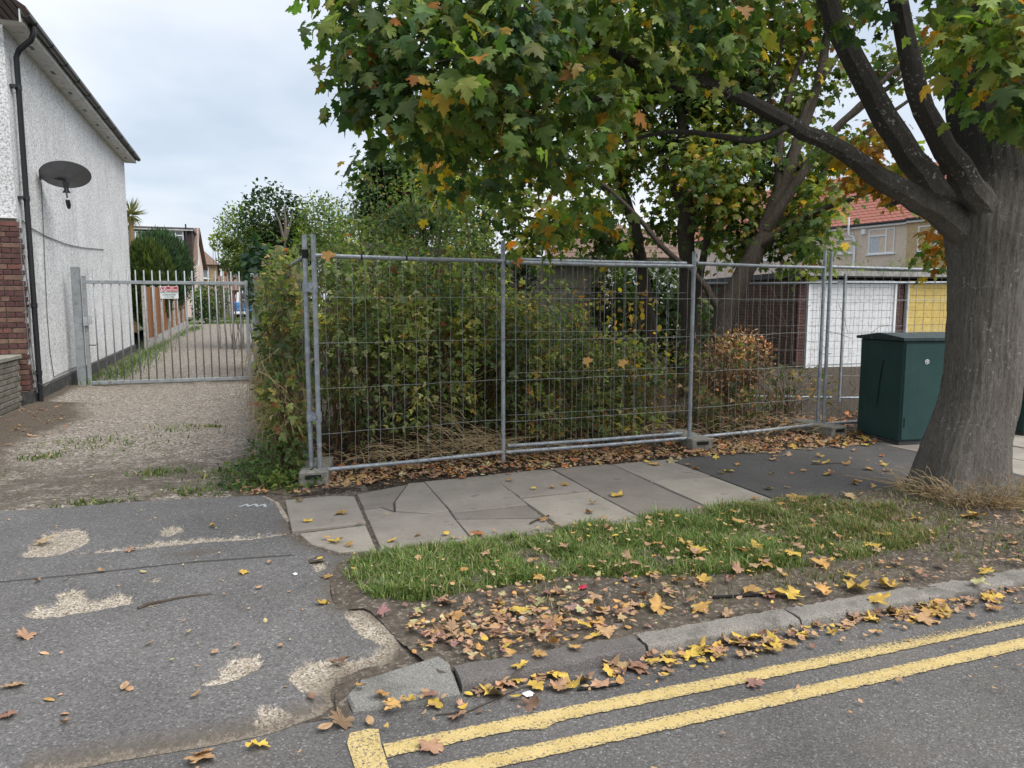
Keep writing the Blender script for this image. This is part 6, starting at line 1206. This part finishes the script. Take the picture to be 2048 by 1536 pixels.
# straw and fallen stems behind the fence
sw = MB()
for _ in range(560):
    if RNG.uniform() < .55: c = np.array([RNG.normal(1.8, .45), RNG.normal(6.85, .22), 0]); zz = .55 * math.exp(-((c[0] - 1.6) / .6) ** 2)
    else: c = np.array([RNG.uniform(.6, 6.5), RNG.uniform(6.5, 7.3), 0]); zz = .22
    a = RNG.uniform(0, 2 * PI) if RNG.uniform() < .4 else RNG.normal(-.35, .5); L = RNG.uniform(.12, .42); z = abs(RNG.normal(0, 1)) * .5 * zz + .02; d = np.array([math.cos(a), math.sin(a) * .6, -RNG.uniform(0, .8) if z > .15 else RNG.uniform(-.1, .3)]) * L
    p = c + np.array([0, 0, z]); sw.tube([tuple(p), tuple(p + d * .5 + np.array([0, 0, .03])), tuple(p + d)], .0028, 3, cap=False)
o = sw.build('dry_straw', M_STRAW); tag(o, 'heap of dry straw-coloured stems behind the corner fence panel', 'dry stems', kind='stuff')
# dead twigs in brambles + long dry stalk
tg = MB()
for _ in range(260):
    p = np.array([RNG.uniform(.7, 7), RNG.uniform(6.6, 8.6), RNG.uniform(.1, 1.2)]); d = RNG.normal(size=3) * np.array([.3, .15, .3]); tg.tube([tuple(p), tuple(p + d * .5 + RNG.normal(0, .02, 3)), tuple(p + d)], .003, 3, cap=False)
o = tg.build('dead_twigs', M_CANE); tag(o, 'tangle of bare dead twigs inside the bramble thickets', 'twigs', kind='stuff')
# yellow bindweed leaves on thin stems behind the middle panel
yl = empty('yellow_creeper', (4.0, 7.9, -.02), 'creeper with yellow leaves hanging behind the middle fence panel', 'climber')
bush(yl, sc([(4.15, 7.7, 1.65, .35, .3, .3), (3.8, 7.8, 1.45, .3, .3, .35), (4.5, 7.8, 1.1, .25, .3, .5), (4.4, 7.6, .7, .15, .15, .15)]), 130, .07, [(3, (.55, .36, .05)), (2, (.42, .2, .05)), (1, (.3, .25, .05))], T_OVAL, 110, canes=26, down=.7)
# ------------------------------------------------------------------ grass and dry tufts
def blades(name, pos, h, col, mat, parent=None, lean=.5, width=.0036, kind='stuff'):
    n = len(pos); a = RNG.uniform(0, 2 * PI, n); side = np.stack([np.cos(a), np.sin(a), np.zeros(n)], 1); ln_ = np.stack([-np.sin(a), np.cos(a), np.zeros(n)], 1) * (RNG.normal(0, lean, n) * h)[:, None]
    up = np.stack([np.zeros(n), np.zeros(n), h], 1); w = width * RNG.uniform(.6, 1.3, n)[:, None]
    p0 = pos - side * w; p1 = pos + side * w; m0 = pos + up * .6 + ln_ * .4 - side * w * .7; m1 = pos + up * .6 + ln_ * .4 + side * w * .7; t_ = pos + up * .95 + ln_
    V = np.stack([p0, p1, m1, m0, t_], 1).reshape(-1, 3); k = (np.arange(n) * 5)[:, None]; F = np.concatenate([k + np.array([[0, 1, 2]]), k + np.array([[0, 2, 3]]), k + np.array([[3, 2, 4]])])
    b = np.array(world_base(parent)) if parent is not None else 0
    o = link(name, np_mesh(name, V - b, F, mat, np.repeat(col, 5, 0)), parent); 
    if kind: o['kind'] = kind
    return o
def in_poly(x, y, poly): return psd(np.stack([x, y], 1), poly) > 0
GR = [(.42, 4.02), (.5, 4.24), (.75, 4.34), (1.1, 4.36), (1.9, 4.40), (2.6, 4.42), (3.6, 4.46), (4.2, 4.42), (4.7, 4.35), (4.75, 3.9), (4.5, 3.5), (3.8, 3.3), (3.1, 3.3), (2.5, 3.36), (2.15, 3.45), (1.85, 3.55), (1.6, 3.62), (1.3, 3.62), (1.0, 3.62), (.75, 3.58), (.55, 3.68)]
n = 230000; x = RNG.uniform(.4, 4.8, n); y = RNG.uniform(3.3, 4.5, n); k = in_poly(x, y, GR); x, y = x[k], y[k]
dn = vnoise(x, y, 3.2, 9) + .35 * vnoise(x, y, 11, 4) + .62 - .45 * np.clip((x - 2.3) / 2.2, 0, 1); sd = psd(np.stack([x, y], 1), GR); keepm = RNG.uniform(0, 1, len(x)) < np.clip(dn * 1.15, .03, 1) * np.clip(sd / .1 + .15, 0, 1); x, y, dn = x[keepm], y[keepm], dn[keepm]
pos = np.stack([x, y, verge_z(x, y) - .003], 1); h = RNG.gamma(3.2, .0125, len(x)).clip(.012, .09) * np.clip(.5 + dn * .6, .4, 1.3)
col = palette(len(x), [(4, (.1, .17, .037)), (4, (.16, .235, .058)), (3.5, (.25, .3, .1)), (1.6, (.4, .36, .2))])
dry = RNG.uniform(0, 1, len(x)) < np.clip((x - 2.9) / 2.2, 0, .6); col[dry] = jitcol((.28, .23, .12), dry.sum(), .3)
g_ = blades('verge_grass', pos, h, col, M_GRASS, lean=.95); tag(g_, 'short green grass growing on the verge', 'grass')
# sparse grass elsewhere on the verge
n = 17000; x = RNG.uniform(.9, 7, n); y = RNG.uniform(2.9, 4.3, n); k = (RNG.uniform(0, 1, n) < np.clip(.12 + vnoise(x, y, 2.5, 2) * 1.3 + .35 * np.clip((x - 2) / 2, 0, 1) - .25 * (y < 3.1), 0, 1)); x, y = x[k], y[k]
tag(blades('sparse_grass', np.stack([x, y, verge_z(x, y)], 1), RNG.uniform(.012, .05, len(x)), palette(len(x), [(2, (.24, .2, .1)), (3, (.12, .16, .05)), (1.5, (.38, .31, .18))]), M_GRASS, lean=.8), 'sparse dry grass on the bare soil of the verge', 'grass')
# weeds on the driveway
def weeds(name, spots, label, colp, hh=(.02, .08)):
    P = []
    for (cx, cy, rx, ry, n) in spots: P.append(np.stack([RNG.normal(cx, rx, n), RNG.normal(cy, ry, n)], 1))
    P = np.concatenate(P); P = P[(P[:, 0] > -3.05) & (P[:, 0] < .4) & (P[:, 1] > 6.1)]; z = drive_z(P[:, 0], P[:, 1])
    tag(blades(name, np.stack([P[:, 0], P[:, 1], z], 1), RNG.uniform(*hh, len(P)), palette(len(P), colp), M_GRASS, lean=1.3, width=.007), label, 'weeds')
weeds('driveway_weeds', [(-1.75, 9.0, .25, .2, 130), (-1.5, 8.7, .25, .3, 90), (-.9, 9.6, .2, .2, 90), (-.6, 9.0, .3, .5, 60), (-.8, 7.1, .12, .1, 180), (-2.0, 8.2, .1, .1, 120), (-.35, 6.9, .12, .1, 120), (-.1, 6.35, .3, .15, 450), (.15, 6.25, .15, .12, 300), (-.5, 9.6, .06, .04, 80), (-1.2, 6.15, .15, .04, 120), (-2.3, 7.4, .1, .1, 100), (-.55, 6.25, .05, .05, 60)], 'low green weeds growing through the driveway before the gate', [(3, (.09, .14, .035)), (2, (.15, .2, .06)), (1, (.3, .27, .12))], (.012, .05))
weeds('lane_weeds', [(-2.6, 16 + i * .9, .2, .4, 170 - 8 * i) for i in range(9)] + [(-2.9, 15, .1, .3, 100), (-2.6, 25, .12, 1.2, 200), (-2.5, 30, .12, 1.5, 200), (-2.3, 34, .12, 1.0, 250)] + [(-1.6 + i * .5, 40 + .3 * (i % 2), .3, .5, 260) for i in range(5)] + [(-1.2 + i * .5, 44.3, .3, .4, 260) for i in range(4)], 'green weeds along the foot of the white wall behind the gate', [(3, (.08, .14, .03)), (2, (.14, .2, .06))], (.05, .2))
# dry tuft at the trunk: long sprawling stems
tfm = MB()
for _ in range(420):
    a = RNG.normal(-2.25, .55) if RNG.uniform() < .8 else RNG.uniform(-3.6, -.4); r0 = RNG.uniform(.36, .5); p = np.array([5.2 + r0 * math.cos(a), 4.05 + r0 * math.sin(a), 0.0]); p[2] = float(verge_z(p[:1], p[1:2])[0]) - .01
    L = RNG.uniform(.08, .42); o_ = np.array([math.cos(a + RNG.normal(0, .7)), math.sin(a + RNG.normal(0, .7)), 0]); up_ = RNG.uniform(.25, 1.0); e = p + o_ * L * (1.15 - up_ * .7) + np.array([0, 0, L * up_ * .75]); m_ = p + o_ * L * .2 + np.array([0, 0, L * up_ * .75])
    t_ = np.linspace(0, 1, 5)[:, None]; q = (1 - t_) ** 2 * p + 2 * t_ * (1 - t_) * m_ + t_ ** 2 * e; tfm.tube([tuple(x) for x in q], [.0026, .0024, .002, .0016, .001], 3, cap=False)
to = thing_mesh('dry_grass_tuft', tfm, M_STRAW, 'tuft of long dry straw-coloured grass around the maple trunk', 'dry grass', (5.0, 3.6, 0)); to['kind'] = 'stuff'

# ------------------------------------------------------------------ fallen leaves
LC = {'y': (.6, .41, .085), 'o': (.5, .29, .1), 't': (.45, .285, .165), 'b': (.25, .145, .095), 'p': (.34, .19, .16), 'l': (.48, .43, .22), 'r': (.46, .17, .06)}
LN = {'y': 'yellow', 'o': 'orange', 't': 'tan', 'b': 'dark brown', 'p': 'purplish', 'l': 'pale olive', 'r': 'reddish'}
T_DM = [maple_template(True, 0, 0, c, s) for c, s in ((.14, 11), (.3, 12), (.45, 13), (.25, 14), (.65, 15))]
T_DO = [oval_template(.28, .1, c, s) for c, s in ((.3, 21), (.6, 22), (-.4, 23), (.9, 24))]
POOL = {}
def surf_z(x, y):
    x = np.atleast_1d(np.asarray(x, float)); y = np.atleast_1d(np.asarray(y, float)); z = np.full(len(x), 0.0)
    s = np.full(len(x), 'fence', object)
    m = y < 2.76; z[m] = -.096; s[m] = 'road'
    m = (y >= 2.76) & (y < 2.88) & (x > .76); z[m] = -.04; s[m] = 'kerb'
    m = (y >= 2.69) & (y < 3.03) & (x > .27) & (x < .78); z[m] = -.07; s[m] = 'kerb'
    ex = np.interp(y, [2.7, 2.83, 3.0, 3.25, 3.6, 4.2, 4.9, 5.7, 6.0], [.15, .25, .31, .65, .5, .33, .23, .15, 0]); m = (x <= ex) & (y >= 2.72) & (y < 6.06); z[m] = cross_base(y[m]) + .016; s[m] = 'crossover'
    m = (x > ex) & (y >= 2.88) & (y < 4.36) & ~((x < .78) & (y < 3.03)); z[m] = verge_z(x[m], y[m]) + .004; s[m] = 'verge'
    m = (x > ex) & (y >= 4.36) & (y < 6.05) & (x > .18); z[m] = .002; s[m] = 'pavement'
    m = (x <= .3) & (y >= 6.06); z[m] = drive_z(x[m], y[m]) + .003; s[m] = 'driveway'
    m = (x > .3) & (y >= 6.05); z[m] = lot_z(x[m], y[m]) + .006; s[m] = 'fence'
    return z, s
WHERE = {'gutter': 'in the gutter below the kerb', 'line': 'on the road beside the yellow lines', 'kerb': 'resting on the kerb stones', 'dropped': 'on the flat dropped kerb stone', 'crossover': 'on the patched asphalt crossover', 'hollow': 'in the leaf-filled hollow behind the tarred kerb stone', 'grass': 'on the green verge grass', 'soil': 'on the bare verge soil behind the kerb', 'trunk': 'near the foot of the maple trunk', 'slabs': 'on the grey paving slabs', 'patch': 'on the smooth dark asphalt footway', 'cabinet': 'by the foot of the green cabinet', 'driveway': 'on the concrete driveway', 'fence': 'in the litter below the mesh fence'}
def where(s, x, y):
    if s == 'road': return 'gutter' if y > 2.53 else 'line'
    if s == 'kerb': return 'dropped' if x < .78 else 'kerb'
    if s == 'verge':
        if math.hypot((x - 1.1) / .5, (y - 3.25) / .4) < 1: return 'hollow'
        if math.hypot(x - 5.2, y - 4.05) < 1.0: return 'trunk'
        return 'grass' if psd(np.array([[x, y]]), GR)[0] > 0 else 'soil'
    if s == 'pavement': return 'slabs' if x < 3.8 else 'patch'
    if s == 'fence' and x > 5.8: return 'cabinet'
    return s
LV = []   # x, y, colour, size, maple?
for (x, y, c, s) in NAMED_LEAVES: LV.append((x, y, c, min(.2, s * 1.0), s > .075))
def scatter(n, xr, yr, cols, size, pm, pdf=None):
    out = []
    for _ in range(n):
        x, y = RNG.uniform(*xr), RNG.uniform(*yr)
        if pdf and RNG.uniform() > pdf(x, y): continue
        c = cols[RNG.integers(len(cols))]; mp = RNG.uniform() < pm; out.append((x, y, c, RNG.uniform(*size) * (1 if mp else .5), mp))
    return out
SC = []
SC += scatter(1500, (.62, 2.2), (2.9, 3.68), 'tttttttobbblpo', (.03, .11), .22, lambda x, y: math.exp(-(((x - 1.15) / .52) ** 2 + ((y - 3.22) / .27) ** 2)))
SC += scatter(1000, (.35, 5.5), (2.56, 2.76), 'ttttotybby', (.035, .115), .25, lambda x, y: np.clip((y - 2.52) / .22, 0, 1) * (.35 + .65 * (x > 1.4)))
SC += scatter(560, (1.7, 5.4), (2.9, 4.4), 'tttttotbyp', (.045, .105), .25, lambda x, y: .4 + .6 * (y < 3.5))
SC += scatter(170, (.45, 4.0), (3.4, 4.4), 'tttol', (.04, .09), .2)
SC += scatter(3200, (.5, 7.0), (5.94, 6.6), 'tttttoobbbtrl', (.04, .11), .25, lambda x, y: np.clip((y - 5.92) / .2, 0, 1))
SC += scatter(1300, (.6, 8.3), (6.5, 7.8), 'ttbbbor', (.07, .13), .5)
SC += scatter(130, (-.15, .6), (5.85, 6.6), 'tttoob', (.04, .1), .25, lambda x, y: .8)
SC += scatter(60, (.3, 6.3), (4.4, 6.0), 'ootty', (.05, .1), .5, lambda x, y: .35 + .4 * (x > 3.8))
SC += scatter(70, (-1.8, .4), (2.8, 6.0), 'tttl', (.03, .06), .0)
SC += scatter(45, (-.8, 4), (1.9, 2.6), 'ttto', (.03, .07), .1)
SC += scatter(420, (-3.05, -1.9), (6.6, 12.5), 'ttbbo', (.03, .085), .2, lambda x, y: np.clip((-1.9 - x) / .8, .1, 1))
SC += scatter(120, (-2.5, 0), (6.1, 14), 'ttl', (.03, .06), .1)
SC += scatter(160, (4.4, 6.6), (4.3, 6.3), 'oyttr', (.07, .12), .7, lambda x, y: .15 + .85 * (y > 5.85))
def leaf_arrays(lst):
    A = np.array([(l[0], l[1], l[3]) for l in lst]); z, s = surf_z(A[:, 0], A[:, 1]); return A, z, s
A, Z, S = leaf_arrays(LV + SC); ALL = LV + SC; N = len(ALL)
dist = np.linalg.norm(np.stack([A[:, 0], A[:, 1], Z], 1) - np.array(CAM), axis=1); q = np.stack([A[:, 0], A[:, 1], Z], 1) - np.array(CAM); w_ = q @ FWD
vis = (np.abs(q @ RGT) / w_ < .70) & (np.abs(q @ UPV) / w_ < .525); score = np.where(vis, A[:, 2] / dist, 0); score[:len(LV)] *= 3
chosen = set(np.argsort(-score)[:300].tolist())
stuff = {'M': [], 'O': []}
for i, l in enumerate(ALL):
    mp = l[4]; T = T_DM if mp else T_DO; ti = int(RNG.integers(len(T))); tilt = RNG.normal(0, .22, 2); yaw = RNG.uniform(0, 2 * PI); c = jitcol(LC[l[2]], 1, .16)[0]
    nor = np.array([tilt[0], tilt[1], 1.0]); tip = np.array([math.cos(yaw), math.sin(yaw), RNG.normal(0, .12)]); sz = l[3] * (.78 if mp else .9)
    lift = .012 + (.03 if where(S[i], l[0], l[1]) == 'grass' and l[0] < 3.2 else 0) + (.02 * RNG.uniform() if S[i] in ('fence', 'verge') else .003)
    if i in chosen and vis[i]:
        key = (mp, ti, l[2], int(RNG.integers(3)))
        if key not in POOL: tv, tf_ = T[ti]; POOL[key] = np_mesh('fallen_leaf', tv - np.array([0, .4, 0]), tf_, M_DEAD, np.tile(c, (len(tv), 1)) * RNG.uniform(.6, 1.2, (len(tv), 1)))
        o = link('fallen_leaf', POOL[key]); R = frames(tip[None], nor[None])[0] * sz
        o.matrix_world = Matrix([[R[r][0], R[r][1], R[r][2], (l[0], l[1], Z[i] + lift)[r]] for r in range(3)] + [[0, 0, 0, 1]])
        shape = ('flat', 'slightly curled', 'curled', 'slightly curled', 'tightly curled')[ti] if mp else ''
        size_w = ('large ' if sz > .12 else '' if sz > .08 else 'small ') if mp else 'narrow '
        ph = '%s%s %s' % (size_w, LN[l[2]], (shape + ' maple leaf') if mp else 'oval leaf'); wh = WHERE[where(S[i], l[0], l[1])]
        tag(o, '%s %s' % (ph, wh), 'leaf', '%s %s' % (ph.replace('leaf', 'leaves'), wh))
    else: stuff['M' if mp else 'O'].append((l[0], l[1], Z[i] + lift, *tip, *nor, sz, *c, ti))
lit = empty('leaf_litter', (1, 4, 0), 'scattered small brown and orange fallen leaves over verge, gutter and fence line', 'leaf litter', kind='stuff')
for kx_, T in (('M', T_DM), ('O', T_DO)):
    a = np.array(stuff[kx_]); leaf_cloud(lit, a[:, :3], a[:, 3:6], a[:, 6:9], a[:, 9], a[:, 10:13], T, M_DEAD, 0, 'leaves')
# caught leaves on the wire mesh
for (x, y, z, c) in ((2.33, 6.38, 1.93, 'r'), (.60, 6.2, 1.93, 'o'), (3.45, 6.4, .95, 'o'), (3.07, 6.42, .98, 'o')):
    tv, tf_ = T_DM[1]; o = link('caught_leaf', np_mesh('caught_leaf', tv, tf_, M_DEAD, np.tile(np.array(LC[c]), (len(tv), 1)))); R = frames(np.array([[.3, -.2, -1.0]]), np.array([[.2, -1, .2]]))[0] * .11
    o.matrix_world = Matrix([[R[r][0], R[r][1], R[r][2], (x, y, z)[r]] for r in range(3)] + [[0, 0, 0, 1]]); tag(o, '%s maple leaf caught on the fence wire' % LN[c], 'leaf', 'maple leaves caught on the fence')

# ------------------------------------------------------------------ sticks and litter
def stick(pts, r, label, name='stick', mat=None):
    z, _ = surf_z([p[0] for p in pts], [p[1] for p in pts]); P = [(p[0], p[1], float(zz) + rr * .9 + (p[2] if len(p) > 2 else 0)) for p, zz, rr in zip(pts, z, r)]
    thing_mesh(name, MB().tube(P, r, 7, jit=.12), mat or M_TWIG, label, 'twig' if mat is None else 'litter', P[0], smooth=True)
M_STICK = simple('dry_stick', (.19, .15, .11), .9, var=.3, scale=30)
stick([(-.59, 3.93), (-.55, 3.965), (-.47, 3.985), (-.40, 4.0), (-.32, 4.005), (-.25, 4.0)], [.009, .0085, .008, .007, .006, .005], 'long curved dry stick lying on the patched asphalt', mat=None)
stick([(-1.02, 4.42), (-1.0, 4.47), (-.93, 4.50), (-.86, 4.53)], [.004, .004, .003, .002], 'thin forked twig lying beside the asphalt seam')
stick([(.62, 2.62), (.75, 2.60), (.9, 2.66), (1.02, 2.70)], [.003, .003, .003, .002], 'thin bent twig in the gutter by the dropped kerb')
stick([(1.75, 4.52), (1.85, 4.60), (1.95, 4.66)], [.007, .006, .004], 'short dark twig on the paving at the grass edge')
stick([(4.9, 5.35), (5.1, 5.33), (5.3, 5.3)], [.005, .004, .003], 'thin twig on the smooth asphalt before the cabinet')
stick([(1.55, 3.35), (1.68, 3.42), (1.75, 3.52)], [.004, .004, .003], 'thin twig on bare soil at the edge of the grass')
stick([(1.22, 2.60, .0), (1.34, 2.585, .0), (1.41, 2.58, .0), (1.445, 2.63, .03)], [.006, .006, .006, .004], 'broken black plastic strip in the gutter leaves', 'plastic_strip', M_BLACK)
stick([(2.25, 3.12), (2.4, 3.1), (2.55, 3.06)], [.008, .008, .008], 'flat black rubber strip lying on the verge soil', 'rubber_strip', M_RUBBER)
def scrap(x, y, sz, mat, label, name='litter_scrap'):
    z = float(surf_z([x], [y])[0][0]) + .006; m = MB(); rg = random.Random(int(x * 100)); pts = [(math.cos(a) * sz * rg.uniform(.6, 1.1), math.sin(a) * sz * rg.uniform(.4, .8)) for a in np.linspace(0, 2 * PI, 7)[:-1]]
    m._add([(x + p[0], y + p[1], z + rg.uniform(0, .012)) for p in pts] + [(x, y, z + .016)], [[i, (i + 1) % 6, 6] for i in range(6)]); thing_mesh(name, m, mat, label, 'litter', (x, y, z))
M_SCW = simple('scrap_white', (.66, .68, .7), .6); M_SCR = simple('scrap_red', (.35, .02, .05), .5)
scrap(1.66, 3.47, .035, M_SCR, 'crimson scrap of wrapper on the verge soil'); scrap(.97, 3.26, .02, M_SCW, 'small white paper scrap among brown leaves in the verge hollow'); scrap(1.22, 3.27, .018, M_SCW, 'tiny white plastic bit beside the yellow leaf on the verge'); scrap(.18, 4.12, .018, M_SCW, 'pale pebble of concrete at the grass corner', 'concrete_crumb'); scrap(1.01, 2.63, .035, M_SCW, 'sliver of white card lying in the gutter', 'card_scrap')
